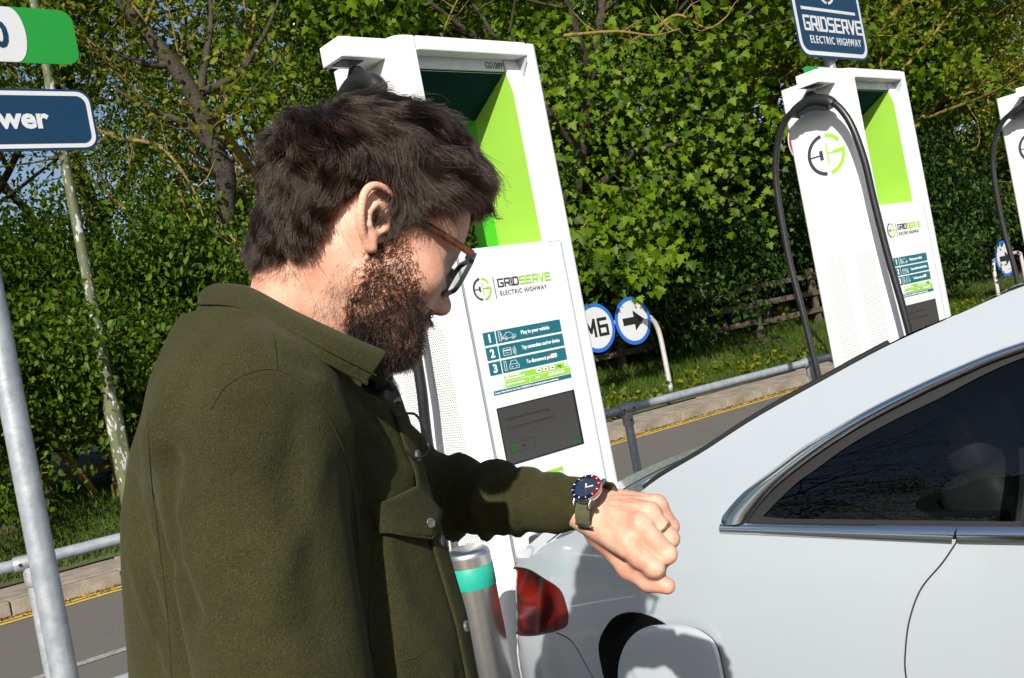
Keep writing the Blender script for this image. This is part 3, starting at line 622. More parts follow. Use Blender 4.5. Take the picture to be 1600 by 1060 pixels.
def surf(sig,z,off=0.):
    x,y,h=plan(sig); 
    w=min(1,max(0,(abs(h)-R(4))/R(46))); w=w*w*(3-2*w)
    o=sidep(z)*(1-w)+(rearp(z) if h>0 else frontp(z))*w+off
    # outward normal in plan: side: -y ; rear (h=90): -x ; front: +x
    nx=-math.sin(h); ny=-math.cos(h)
    return (x+nx*o, y+ny*o, z)
RAIL = [(-1.66, 1.03), (-1.4, 1.025), (-1.1, .995), (-.9, .952), (-.78, .928), (-.68, .935), (-.595, .973), (-.449, 1.018), (-.328, 1.066), (-.214, 1.114), (-.182, 1.132), (-.045, 1.189), (.079, 1.246), (.217, 1.300), (.377, 1.359), (.494, 1.392), (.603, 1.422), (.9, 1.462), (1.4, 1.475), (1.8, 1.445), (2.2, 1.33), (2.75, 1.07), (2.95, 1.0), (3.4, .93), (3.9, .80), (4.3, .68), (4.74, .62)]
ZC = [(-1.2, 1.03), (-.72, 1.032), (-.5, 1.05), (-.33, 1.062), (0, 1.19), (.3, 1.335), (.6, 1.445), (.9, 1.49), (1.4, 1.505), (1.9, 1.475), (2.3, 1.34), (2.85, 1.07), (3.4, .98), (3.9, .84), (4.13, .65)]
def cubic(T):
    xs = [a for a, _ in T]; ys = [b for _, b in T]; n = len(T)
    m = [0] * n; dl = [(ys[i + 1] - ys[i]) / (xs[i + 1] - xs[i]) for i in range(n - 1)]
    for i in range(n):
        if i == 0: m[i] = dl[0]
        elif i == n - 1: m[i] = dl[-1]
        else: m[i] = 0 if dl[i - 1] * dl[i] <= 0 else 2 * dl[i - 1] * dl[i] / (dl[i - 1] + dl[i])
    def f(x):
        if x <= xs[0]: return ys[0]
        if x >= xs[-1]: return ys[-1]
        i = max(k for k in range(n - 1) if xs[k] <= x); h = xs[i + 1] - xs[i]; t = (x - xs[i]) / h
        return (2 * t ** 3 - 3 * t * t + 1) * ys[i] + (t ** 3 - 2 * t * t + t) * h * m[i] + (-2 * t ** 3 + 3 * t * t) * ys[i + 1] + (t ** 3 - t * t) * h * m[i + 1]
    return f
rail_z, zc_f = cubic(RAIL), cubic(ZC)
def poly_in(p, P):
    x, y = p; c = False; j = len(P) - 1
    for i in range(len(P)):
        if (P[i][1] > y) != (P[j][1] > y) and x < (P[j][0] - P[i][0]) * (y - P[i][1]) / (P[j][1] - P[i][1]) + P[i][0]: c = not c
        j = i
    return c
def resample(P, step, closed=False):
    P = [Vector((p[0], p[1])) for p in P]
    if closed: P = P + [P[0]]
    out = []
    for a, b in zip(P[:-1], P[1:]):
        n = max(1, int(round((b - a).length / step)))
        out += [a + (b - a) * (k / n) for k in range(n)]
    if not closed: out.append(P[-1])
    return [tuple(p) for p in out]
def smooth2(P, n=6, closed=False): return [(p.x, p.y) for p in catmull([Vector((a, b, 0)) for a, b in P], n, closed)]
def patch(outer, holes=(), lines=(), step=.035, off=0., mirror=False, groove=.004):
    """triangulate a region of the (sigma, z) side map and lay it on the body surface"""
    pts = []; edges = []; sunk = set()
    def loop(P, closed):
        b = len(pts); pts.extend(P); edges.extend((b + i, b + i + 1) for i in range(len(P) - 1))
        if closed: edges.append((b + len(P) - 1, b))
        return range(b, b + len(P))
    loop(outer, True)
    for h in holes: loop(h, True)
    for ln in lines:
        P = [Vector(p) for p in ln]; L = [P]
        for sgn in (-1, 1):
            q = []
            for i in range(len(P)):
                d = (P[min(i + 1, len(P) - 1)] - P[max(i - 1, 0)]).normalized(); q.append(P[i] + Vector((-d.y, d.x)) * .0028 * sgn)
            L.append(q)
        for k, q in enumerate(L):
            idx = loop([tuple(p) for p in q], False)
            if k == 0: sunk.update(idx)
    keep = np.array(pts); x0, y0 = keep.min(0); x1, y1 = keep.max(0)
    gx = np.arange(x0 + step / 2, x1, step); gy = np.arange(y0 + step / 2, y1, step)
    for a in gx:
        for b in gy:
            if poly_in((a, b), outer) and not any(poly_in((a, b), h) for h in holes) and np.min((keep[:, 0] - a) ** 2 + (keep[:, 1] - b) ** 2) > (step * .45) ** 2: pts.append((a, b))
    vs, es, fs, ov, oe, of = geometry.delaunay_2d_cdt([Vector(p) for p in pts], edges, [], 0, 1e-6)
    F = []
    for f in fs:
        c = sum((vs[i] for i in f), Vector((0, 0))) / 3
        if poly_in(c, outer) and not any(poly_in(c, h) for h in holes): F.append(f)
    VV = []; NN = []
    for i, v in enumerate(vs):
        o = off - (groove if any(k in sunk for k in ov[i]) else 0)
        p = Vector(surf(v.x, v.y, o)); e = 2e-3
        a = Vector(surf(v.x + e, v.y)) - Vector(surf(v.x - e, v.y)); b = Vector(surf(v.x, v.y + e)) - Vector(surf(v.x, v.y - e)); n = a.cross(b).normalized()
        if mirror: p.y = 2 * CEN - p.y; n.y = -n.y
        VV.append(p); NN.append(n)
    G_ = []
    for f in F:
        a, b, c = [VV[i] for i in f]; nn = (b - a).cross(c - a)
        G_.append(tuple(f) if nn.dot(NN[f[0]]) > 0 else tuple(reversed(f)))
    return VV, G_, NN, sunk, ov
def patch_obj(name, m, parent, outer, holes=(), lines=(), step=.035, off=0., mirror=False):
    VV, F, NN, sunk, ov = patch(outer, holes, lines, step, off, mirror)
    me = bpy.data.meshes.new(name); me.from_pydata(VV, [], F); me.shade_smooth()
    me.normals_split_custom_set_from_vertices(NN)
    o = link(me, name, m, parent)
    for ln in lines:
        P = []
        for a, z in ln:
            q = Vector(surf(a, z, off - .0012))
            if mirror: q.y = 2 * CEN - q.y
            P.append(q)
        MB().tube(P, .0014, 6).build('panel_gap_shadow', M_seal, o)  # dark tube laid in the groove as the gap's shadow
    return o
def strip(name, m, parent, A, B, off, bulge, n=6, mirror=False, base=-.004):
    """raised moulding between two curves of the side map"""
    b = MB(); rows = []
    for j in range(n + 3):
        row = []
        for (a0, a1), (b0, b1) in zip(A, B):
            u = min(max((j - 1) / n, 0), 1); o = base if j in (0, n + 2) else off + bulge * (1 - (2 * u - 1) ** 2)
            p = Vector(surf(a0 + (b0 - a0) * u, a1 + (b1 - a1) * u, o))
            if mirror: p.y = 2 * CEN - p.y
            row.append(p)
        rows.append(row)
    b.grid(rows); return b.build(name, m, parent, 40)

M_paint = mat('pale_grey_car_paint', (.405, .445, .485), .26, .12, coat=1., var=.015, vscale=2)
M_chrome = mat('satin_chrome', (.90, .91, .92), .16, 1.)
M_seal = mat('window_rubber', (.012, .012, .013), .6)
M_intd = mat('dark_cabin_trim', (.03, .03, .032), .75, bump=.1, bscale=120)
M_seatm = mat('grey_seat_leather', (.10, .10, .104), .5, var=.15, vscale=10)
M_tyre = mat('tyre_rubber', (.015, .015, .016), .85); M_alloy = mat('alloy_wheel', (.35, .36, .37), .35, .9)
def glass_mat(name, tint, ior=1.45, base=(0, 0, 0), rough=0.0, spec=1.0):
    m = bpy.data.materials.new(name); m.use_nodes = True; t = m.node_tree; t.nodes.remove(bsdf(m)); out = t.nodes['Material Output']
    tr = t.nodes.new('ShaderNodeBsdfTransparent'); tr.inputs[0].default_value = (*tint, 1); gl = t.nodes.new('ShaderNodeBsdfGlossy'); gl.inputs['Roughness'].default_value = rough; gl.inputs[0].default_value = (spec, spec, spec, 1)
    lw = t.nodes.new('ShaderNodeLayerWeight'); lw.inputs[0].default_value = .5; pw = t.nodes.new('ShaderNodeMath'); pw.operation = 'POWER'; pw.inputs[1].default_value = 5.; f0 = ((ior - 1) / (ior + 1)) ** 2
    ma = t.nodes.new('ShaderNodeMath'); ma.operation = 'MULTIPLY_ADD'; ma.inputs[1].default_value = 1 - f0; ma.inputs[2].default_value = f0; mx = t.nodes.new('ShaderNodeMixShader'); t.links.new(lw.outputs['Facing'], pw.inputs[0]); t.links.new(pw.outputs[0], ma.inputs[0])
    t.links.new(ma.outputs[0], mx.inputs[0]); t.links.new(tr.outputs[0], mx.inputs[1]); t.links.new(gl.outputs[0], mx.inputs[2]); t.links.new(mx.outputs[0], out.inputs[0]); return m
M_glass = glass_mat('tinted_car_glass', (.30, .32, .33), 1.5)
M_roofg = mat('black_roof_glass', (.006, .006, .007), .03, spec=.7)
def tail_mat():
    m = mat('red_tail_lens', (.20, .004, .004), .08, spec=.35); t = m.node_tree; b = bsdf(m)
    tc = t.nodes.new('ShaderNodeTexCoord'); mp = t.nodes.new('ShaderNodeMapping'); mp.inputs['Scale'].default_value = (6, 6, 10); n = t.nodes.new('ShaderNodeTexNoise'); n.inputs['Scale'].default_value = 1.; n.inputs['Detail'].default_value = 1.5; n.inputs['Distortion'].default_value = 1.2
    t.links.new(tc.outputs['Object'], mp.inputs[0]); t.links.new(mp.outputs[0], n.inputs[0]); cr = t.nodes.new('ShaderNodeValToRGB'); e = cr.color_ramp.elements; e[0].color = (.010, .001, .001, 1); e[0].position = .36; e[1].color = (.085, .002, .002, 1); e[1].position = .52; x = e.new(.70); x.color = (.16, .005, .003, 1); t.links.new(n.outputs['Fac'], cr.inputs[0]); t.links.new(cr.outputs[0], b.inputs['Base Color'])
    return m
M_tail = tail_mat()

car = empty('parked_car', (CAR_O[0], CAR_O[1], 0), CAR_RZ); tag(car, 'pale grey saloon car with chrome window trim and open charging flap', 'car')
# outlines on the side map
WH = ((.10, .335), (3.18, .335)); WR = .372
def arch(cx, cz, r):
    return [(cx - r * math.cos(R(a)), cz + r * math.sin(R(a))) for a in [(-18 + 216 * k / 22) for k in range(23)]]
bot = [(S0, .24)] + [(S0 + (WH[0][0] - .40 - S0) * k / 30, .24 if k < 12 else .24 - .02 * (k - 12) / 18) for k in range(1, 31)]
outl = bot + arch(*WH[0], WR) + [(.6 + 2.1 * k / 40, .21) for k in range(41)] + arch(*WH[1], WR) + [(3.6 + (S1 - 3.6) * k / 24, .21 + .0 * k) for k in range(25)]
top = [(S0 + (S1 - S0) * k / 200, rail_z(S0 + (S1 - S0) * k / 200)) for k in range(201)]
outl = outl + top[::-1]
# one daylight opening (chrome outer edge), from the rear quarter to the front door
dlo_top = smooth2([(-.004, 1.030), (-.004, 1.048), (.007, 1.066), (.057, 1.108), (.127, 1.149), (.188, 1.185), (.252, 1.214), (.326, 1.246), (.405, 1.275), (.488, 1.302), (.603, 1.332), (.9, 1.385), (1.3, 1.405), (1.7, 1.36), (2.1, 1.25), (2.5, 1.10), (2.62, 1.04), (2.62, 1.015)], 5)
dlo_bot = [(2.55 - (2.55 - .0) * k / 60, .994 + (.033 if k == 60 else .033 * (k / 60) ** 1.5)) for k in range(61)]
dlo_bot = [(2.5 * (1 - k / 60) + .004, 1.0 + .0265 * (k / 60) ** 2) for k in range(60)]
DLO = dlo_top + dlo_bot
TAIL = smooth2([(-.674, .906), (-.60, .893), (-.528, .874), (-.504, .838), (-.503, .808), (-.522, .785), (-.60, .760), (-.70, .737), (-.86, .722), (-.93, .755), (-.92, .80), (-.84, .868), (-.76, .9)], 4, True)
PORT = smooth2([(-.402, .72), (-.395, .766), (-.360, .808), (-.320, .836), (-.265, .849), (-.20, .842), (-.15, .815), (-.125, .77), (-.12, .71), (-.125, .64), (-.15, .60), (-.2, .575), (-.27, .57), (-.335, .58), (-.378, .61), (-.398, .66)], 3, True)
PORTO = PORT
rear_door = smooth2([(.476, 1.017), (.445, .978), (.402, .933), (.375, .882), (.359, .830), (.350, .773), (.36, .70), (.42, .62), (.50, .52), (.53, .40), (.54, .215)], 6)
mid_door = smooth2([(1.36, 1.0), (1.36, .8), (1.37, .5), (1.38, .215)], 5); front_door = smooth2([(2.54, 1.0), (2.55, .9), (2.53, .6), (2.5, .4), (2.44, .215)], 5)
bumper = smooth2([(-.505, .787), (-.44, .760), (-.405, .738)], 4) if False else smooth2([(-.56, .765), (-.50, .752), (-.46, .70), (-.40, .60), (-.345, .50)], 5)
body = patch_obj('body_side', M_paint, car, outl, [DLO, TAIL, PORT], [rear_door, mid_door, front_door, bumper], .04)
body2 = patch_obj('body_side', M_paint, car, outl, [DLO, TAIL], [rear_door, mid_door, front_door, bumper], .06, 0., True)
# upper skin: boot lid, rear window, roof, windscreen, bonnet
def upper(x_lo, x_hi, eta0, m, name, off=0., nS=200, inner=False, far=False):
    rows = []
    for k in range(nS + 1):
        sg = S0 + (S1 - S0) * k / nS; e = Vector(surf(sg, rail_z(sg)))
        if not (x_lo <= e.x <= x_hi) : continue
        row = []
        NE = 26
        for j in range(NE + 1):
            h = eta0 + (1 - 2 * eta0) * j / NE; y = e.y + (2 * CEN - 2 * e.y) * h; f = 1 - (abs(2 * h - 1)) ** 2.4
            f2 = 1 - abs(2 * h - 1) ** 2
            wd = (2 * CEN - 2 * e.y) / (2 * CEN); row.append(Vector((e.x, y, e.z + (zc_f(e.x) - e.z) * (f if zc_f(e.x) > e.z else min(1, f * 1.25)) * min(1, wd * 1.3) + off)))
        rows.append(row)
    b = MB(); b.grid(rows); return b.build(name, m, car, 40, recalc=True)
upper(-2, 5, 0., M_paint, 'upper_skin')
upper(-.30, .42, .012, M_roofg, 'rear_window', .004)
upper(.46, 1.75, .03, M_roofg, 'glass_roof', .004)
upper(1.82, 2.72, .06, M_roofg, 'windscreen', .004)
# boot shut line: a slim dark joint across the lid
b = MB(); xs_ = [k / 40 for k in range(41)]
for off_, nm in ((0, 0),):
    P = []
    for h in xs_:
        e_x = -.645 - .02 * math.sin(math.pi * h); y = .13 + (2 * CEN - .26) * h
        sgv = min((abs(Vector(surf(s_ / 200, rail_z(s_ / 200))).x - e_x), s_ / 200) for s_ in range(-155, -90))[1]; e = Vector(surf(sgv, rail_z(sgv)))
        hh = (y - e.y) / (2 * CEN - 2 * e.y); f = 1 - abs(2 * hh - 1) ** 2.4; wd = (2 * CEN - 2 * e.y) / (2 * CEN)
        P.append(Vector((e_x, y, e.z + (zc_f(e_x) - e.z) * f * min(1, wd * 1.3) + .0008)))
    b.tube(P, .0022, 6)
b.build('boot_shut_line', M_seal, car)
b = MB(); b.tube([Vector(surf(x, rail_z(x))) + Vector((0, .006, .0045)) for x in [-.215 + .575 * k / 40 for k in range(41)]], .0062, 8); b.build('rear_window_seal', M_seal, car, 60)
# window glass, rubber, chrome, both sides
gl_in = smooth2([(.090, 1.056), (.119, 1.080), (.171, 1.119), (.207, 1.139), (.279, 1.180), (.362, 1.217), (.447, 1.248), (.603, 1.305), (.9, 1.362), (1.3, 1.383), (1.7, 1.338), (2.1, 1.22), (2.42, 1.09), (2.5, 1.045)], 5) + [(2.5 - (2.5 - .09) * k / 50, 1.030 + .022 * (k / 50) ** 2) for k in range(1, 50)]
chO = dlo_top[5:]; 
chI_c = smooth2([(.054, 1.046), (.074, 1.069), (.120, 1.110), (.183, 1.151), (.252, 1.189), (.317, 1.220), (.405, 1.255), (.488, 1.284), (.603, 1.317), (.9, 1.372), (1.3, 1.393), (1.7, 1.348), (2.1, 1.236), (2.5, 1.085), (2.60, 1.035)], 5)
def arclen(P, n):
    P = [Vector(p) for p in P]; L = [0]
    for a, b in zip(P[:-1], P[1:]): L.append(L[-1] + (b - a).length)
    out = []
    for k in range(n + 1):
        t = L[-1] * k / n; i = max(j for j in range(len(L) - 1) if L[j] <= t + 1e-9); u = (t - L[i]) / max(1e-9, L[i + 1] - L[i]); out.append(tuple(P[i] + (P[i + 1] - P[i]) * min(u, 1)))
    return out
cA, cB = arclen([(-.003, 1.042)] + dlo_top[3:], 120), arclen(chI_c, 120)
for mir in (False, True):
    wnd = patch_obj('side_window', M_glass, car, gl_in, (), (), .06, -.012, mir)
    patch_obj('window_rubber', M_seal, wnd, DLO, [gl_in], (), .05, -.009, mir)
    tr_ = strip('upper_chrome_trim', M_chrome, car, cA, cB, .002, .008, 8, mir)
    lo_ = [(2.58 - 2.58 * k / 60, 1.004 + .0235 * (k / 60) ** 2) for k in range(61)]; 
    for a, c_ in ((.0, .470), (.478, 1.355), (1.363, 2.56)):
        A_ = [(x, 1.0265 - .0155 * min(x / .47, 1) - .006 * max(0, x - .47)) for x in [a + (c_ - a) * k / 30 for k in range(31)]]
        if a == 0: A_ = [(x - .004, z) for x, z in A_]
        B_ = [(x + (.012 if (c_ - x) < .02 and a == 0 else 0), 1.0458 - .0065 * min(x / .47, 1) - .006 * max(0, x - .47)) for x, z in A_]
        strip('lower_chrome_trim', M_chrome, car, A_, B_, .003, .007, 8, mir)
    for x0 in (.575, 1.32, 2.2):
        top_ = lambda x: min((abs(p[0] - x), p[1]) for p in gl_in[:70])[1]
        x1_ = x0 + (.06 if x0 < 1 else .1 if x0 < 2 else .02)
        A_ = [(x0 + (x1_ - x0) * k / 8, 1.03 + (top_(x1_) - 1.03) * k / 8) for k in range(9)]; B_ = [(x + (.03 if x0 < 1 else .1 if x0 < 2 else .025), z) for x, z in A_]
        strip('window_pillar', M_seal, car, A_, B_, -.009, .002, 3, mir, -.014)
    tl = patch_obj('tail_lamp', M_tail, car, TAIL, (), (), .02, -.004, mir)
    rim = []
    P = TAIL
    for sg, z in P + P[:1]:
        q = Vector(surf(sg, z, -.002)); 
        if mir: q.y = 2 * CEN - q.y
        rim.append(q)
    MB().tube(rim, .003, 6, cap=False).build('lamp_gasket', M_seal, tl)
    # lit chrome spear and inner reflectors behind the lens
# charging port: black bowl, socket, plug, flap held clear of the body
def loft_ring(P, offs, scale=1.):
    c0 = sum(p[0] for p in P) / len(P), sum(p[1] for p in P) / len(P)
    return [Vector(surf(c0[0] + (a - c0[0]) * scale, c0[1] + (z - c0[1]) * scale, offs)) for a, z in P]
b = MB(); r = [loft_ring(PORT + PORT[:1], o, s) for o, s in ((.0, 1.), (-.01, .985), (-.06, .95), (-.075, .85), (-.078, .05))]; b.grid(r); pb = b.build('charging_port', M_blk, car, 40)
b = MB(); r = [loft_ring(PORT + PORT[:1], o, s) for o, s in ((.001, 1.004), (.002, .995), (-.02, .985))]; b.grid(r); b.build('port_lip', M_seal, pb)
pc = Vector(surf(-.27, .69, -.07)); pn = Vector((0, -1, 0)); Mp = frame(pc, (1, 0, 0), (0, 0, 1)) @ Matrix.Rotation(R(0), 4, 'X')
MB().lathe([(.001, .02), (.05, .02), (.055, .015), (.055, .0)], 24, Mp).build('socket', M_blk, pb, 40)
FL = smooth2([(-.294, .719), (-.280, .757), (-.252, .797), (-.215, .827), (-.175, .844), (-.120, .854), (-.076, .857), (-.036, .850), (-.012, .828), (-.005, .79), (-.005, .72), (-.008, .64), (-.02, .59), (-.06, .565), (-.12, .558), (-.2, .56), (-.26, .58), (-.29, .63), (-.298, .68)], 3, True)
def flap_off(a): return .018 + .062 * min(max((-.03 - a) / .25, 0), 1.1)
FL = [(a + (flap_off(a) - .06) * (1.1 if a < -.15 else .75), z + (flap_off(a) - .06) * .48) for a, z in FL]
def flap_pt(a, z, o): return Vector(surf(a, z, flap_off(a) + o))
fb = MB(); n_ = len(FL)
fc = (sum(p[0] for p in FL) / n_, sum(p[1] for p in FL) / n_)
rr_ = [[flap_pt(fc[0] + (a - fc[0]) * s, fc[1] + (z - fc[1]) * s, o) for a, z in FL + FL[:1]] for s, o in ((.02, 0), (.4, 0), (.8, 0), (.97, 0), (.99, -.0008), (1, -.004), (1., -.011), (.985, -.012))]
fb.grid(rr_); fl = fb.build('charging_flap', M_paint, car, 35)
rr_ = [[flap_pt(fc[0] + (a - fc[0]) * s, fc[1] + (z - fc[1]) * s, o) for a, z in FL + FL[:1]] for s, o in ((.986, -.0115), (.965, -.022), (.9, -.024), (.02, -.024))]
fb = MB(); fb.grid(rr_); fb.build('flap_liner', M_blk, fl, 35)
b = MB(); b.tube(catmull([surf(-.13, .70, -.05), surf(-.115, .70, .0), surf(-.09, .70, .03), surf(-.06, .70, .036)], 4), .012, 8); b.build('flap_hinge', M_blk, fl, 40)
pg = MB(); pg.tube(catmull([pc + Vector((0, .01, 0)), pc + Vector((0, -.06, -.004)), pc + Vector((-.02, -.13, -.03)), pc + Vector((-.045, -.17, -.1))], 5), [.05] * 5 + [.046] * 5 + [.038] * 6, 16)
# wheels
for cx, cz in WH:
    for sy in (0, 1):
        y = .10 if sy == 0 else 2 * CEN - .10; ws = 1 if sy == 0 else -1
        Mw = Matrix.Translation((cx, y, cz)) @ Matrix.Rotation(R(90), 4, 'X') @ Matrix.Diagonal((1, 1, ws, 1))
        wh = MB().lathe([(.245, -.11), (.30, -.118), (.335, -.10), (.340, -.05), (.340, .05), (.335, .10), (.30, .118), (.245, .11)], 40, Mw).build('wheel', M_tyre, car, 40)
        rm = MB(); rm.lathe([(.245, .108), (.235, .10), (.225, .02), (.235, -.1)], 40, Mw); rm.lathe([(0, .075), (.045, .07), (.05, .04)], 20, Mw)
        for k in range(10):
            a = 2 * math.pi * k / 10; rm.add([Mw @ Vector((math.cos(a + d) * q, math.sin(a + d) * q, z)) for d, q, z in ((-.25, .045, .07), (.25, .045, .07), (.075, .238, .085), (-.075, .238, .085), (-.25, .045, .045), (.25, .045, .045), (.075, .238, .06), (-.075, .238, .06))], [(0, 1, 2, 3), (7, 6, 5, 4), (0, 3, 7, 4), (1, 5, 6, 2)])
        rm.build('rim', M_alloy, wh, 30)
b = MB(); b.box((1.65, CEN, .19), (4.6, 1.62, .1)); b.build('underbody', M_intd, car, bevel=.02)
for cx, cz in WH:
    for sy in (0, 1):
        b = MB(); b.lathe([(WR + .004, -.13), (WR + .004, .15), (.05, .15)], 32, Matrix.Translation((cx, .18 if sy == 0 else 2 * CEN - .18, cz)) @ Matrix.Rotation(R(90 if sy else -90), 4, 'X')); b.build('wheel_arch_liner', M_intd, car, 40)
# cabin: seats with head restraints, parcel shelf, floor, dashboard
def rbox(name, c, s, rot, m, bev):
    b = MB(); b.box((0, 0, 0), s); o = b.build(name, m, car, 60, bevel=bev, seg=4); o.matrix_local = Matrix.Translation(c) @ Matrix.Rotation(rot, 4, 'Y'); return o
rbox('parcel_shelf', (.22, CEN, .985), (.5, 1.36, .03), 0, M_intd, .01); rbox('cabin_floor', (1.5, CEN, .3), (2.6, 1.5, .05), 0, M_intd, .01); rbox('dashboard', (2.45, CEN, .88), (.5, 1.4, .22), 0, M_intd, .06)
for y in (.48, CEN, 1.39):
    rbox('rear_backrest', (.50, y, .78), (.16, .44, .62), -.38, M_seatm, .06); rbox('headrest', (.36, y, 1.115), (.09, .27, .15), -.25, M_seatm, .045); rbox('rear_cushion', (.85, y, .5), (.5, .44, .16), .1, M_seatm, .05)
for y in (.53, 1.34):
    rbox('front_backrest', (1.42, y, .83), (.15, .48, .72), -.36, M_seatm, .065); rbox('headrest', (1.24, y, 1.235), (.09, .26, .17), -.2, M_seatm, .045); rbox('front_cushion', (1.75, y, .52), (.5, .48, .16), .1, M_seatm, .05)
b = MB(); b.lathe([(.165, -.012), (.18, -.008), (.185, .0), (.18, .008), (.165, .012)], 32, Matrix.Translation((2.05, .53, .92)) @ Matrix.Rotation(R(68), 4, 'Y')); b.build('steering_wheel', M_blk, car, 60)
# headlamps and mirrors for the unseen front, rear number plate holder
for mir in (False, True):
    HL = smooth2([(3.95, .66), (4.2, .64), (4.3, .6), (4.2, .575), (4.0, .59)], 4, True); patch_obj('headlamp', mat('headlamp_lens', (.5, .52, .54), .08, .5), car, HL, (), (), .03, .004, mir)
    yy = -.13 if not mir else 2 * CEN + .13
    b = MB(); b.box((0, 0, 0), (.12, .19, .13)); o = b.build('door_mirror', M_paint, car, 60, bevel=.04, seg=4); o.location = (2.33, yy, 1.05)
b = MB(); b.box((-.865, CEN, .62), (.012, .52, .12)); b.build('number_plate', mat('plate_yellow', (.6, .45, .05), .5), car, bevel=.003)
# the plug of the charging lead sits in the port
plug = empty('charging_plug', (CAR_O[0], CAR_O[1], 0), CAR_RZ); tag(plug, 'black charging plug pushed into the car charging port', 'plug')
pg.build('grip', M_blk, plug, 50)
cab_pts = [pc + Vector((-.045, -.17, -.1)), pc + Vector((-.09, -.19, -.3)), pc + Vector((-.2, -.16, -.55)), pc + Vector((-.4, -.05, -.66)), pc + Vector((-.62, .12, -.68)), pc + Vector((-.70, .19, -.5)), pc + Vector((-.72, .2, -.2))]
MB().tube(catmull(cab_pts, 8), .0175, 14).build('lead', M_rub, plug, 60)
# ------------------------------------------------------------------ trees, shrubs, grass
def leaf_mat(name, c1, c2, c3, trans=.42):
    m = bpy.data.materials.new(name); m.use_nodes = True; t = m.node_tree; b = bsdf(m); out = t.nodes['Material Output']
    ge = t.nodes.new('ShaderNodeNewGeometry'); cr = t.nodes.new('ShaderNodeValToRGB'); e = cr.color_ramp.elements
    e[0].position = 0; e[0].color = (*c1, 1); e[1].position = 1; e[1].color = (*c3, 1); x = e.new(.55); x.color = (*c2, 1)
    t.links.new(ge.outputs['Random Per Island'], cr.inputs[0]); t.links.new(cr.outputs[0], b.inputs['Base Color']); b.inputs['Roughness'].default_value = .5; b.inputs['Specular IOR Level'].default_value = .22
    tl = t.nodes.new('ShaderNodeBsdfTranslucent'); hs = t.nodes.new('ShaderNodeHueSaturation'); hs.inputs['Value'].default_value = 1.5; hs.inputs['Saturation'].default_value = 1.1; t.links.new(cr.outputs[0], hs.inputs['Color']); t.links.new(hs.outputs[0], tl.inputs[0])
    mx = t.nodes.new('ShaderNodeMixShader'); mx.inputs[0].default_value = trans; t.links.new(b.outputs[0], mx.inputs[1]); t.links.new(tl.outputs[0], mx.inputs[2]); t.links.new(mx.outputs[0], out.inputs[0])
    return m
M_lmaple = leaf_mat('maple_leaves', (.036, .080, .003), (.090, .165, .005), (.17, .245, .010))
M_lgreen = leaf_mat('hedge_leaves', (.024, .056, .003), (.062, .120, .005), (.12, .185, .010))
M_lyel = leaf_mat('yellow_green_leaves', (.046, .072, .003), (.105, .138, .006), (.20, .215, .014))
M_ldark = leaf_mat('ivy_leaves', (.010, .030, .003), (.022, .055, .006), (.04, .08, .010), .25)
M_blos = mat('white_blossom', (.72, .72, .66), .6)
def bark_mat(name, c, lich, amt):
    m = bpy.data.materials.new(name); m.use_nodes = True; t = m.node_tree; b = bsdf(m); b.inputs['Roughness'].default_value = .92
    tc = t.nodes.new('ShaderNodeTexCoord'); n = t.nodes.new('ShaderNodeTexNoise'); n.inputs['Scale'].default_value = 5; n.inputs['Detail'].default_value = 8; n.inputs['Roughness'].default_value = .7; t.links.new(tc.outputs['Object'], n.inputs[0])
    cr = t.nodes.new('ShaderNodeValToRGB'); e = cr.color_ramp.elements; e[0].position = .35; e[0].color = (*c, 1); e[1].position = .75 - amt * .3; e[1].color = (*lich, 1); t.links.new(n.outputs[0], cr.inputs[0]); t.links.new(cr.outputs[0], b.inputs['Base Color'])
    bp = t.nodes.new('ShaderNodeBump'); bp.inputs['Strength'].default_value = .6; bp.inputs['Distance'].default_value = .03; n2 = t.nodes.new('ShaderNodeTexNoise'); n2.inputs['Scale'].default_value = 28; t.links.new(tc.outputs['Object'], n2.inputs[0]); t.links.new(n2.outputs[0], bp.inputs['Height']); t.links.new(bp.outputs[0], b.inputs['Normal'])
    return m
M_bark = bark_mat('dark_bark', (.016, .013, .009), (.05, .04, .025), .5); M_lich = bark_mat('lichen_bark', (.045, .036, .02), (.20, .145, .035), .9)

LEAF_OVAL = (np.array([(0, 0, 0), (.28, .36, .10), (.24, .72, .10), (0, 1.0, -.04), (-.24, .72, .10), (-.28, .36, .10)], float), [(0, 1, 2, 3), (0, 3, 4, 5)])
_mp = [(0, 0), (.16, .10), (.46, .06), (.36, .24), (.60, .46), (.34, .46), (.26, .56), (.20, .72), (0, 1.0), (-.20, .72), (-.26, .56), (-.34, .46), (-.60, .46), (-.36, .24), (-.46, .06), (-.16, .10)]
LEAF_MAPLE = (np.array([(x, y, .22 * abs(x) - .10 * y * y) for x, y in _mp], float), [(0, 1, 2, 3), (0, 3, 4, 5, 6), (0, 6, 7, 8), (0, 8, 9, 10), (0, 10, 11, 12, 13), (0, 13, 14, 15)])
BLADE = (np.array([(-.035, 0, 0), (.035, 0, 0), (.028, .5, .05), (-.028, .5, .05), (0, 1, .22)], float), [(0, 1, 2, 3), (3, 2, 4)])
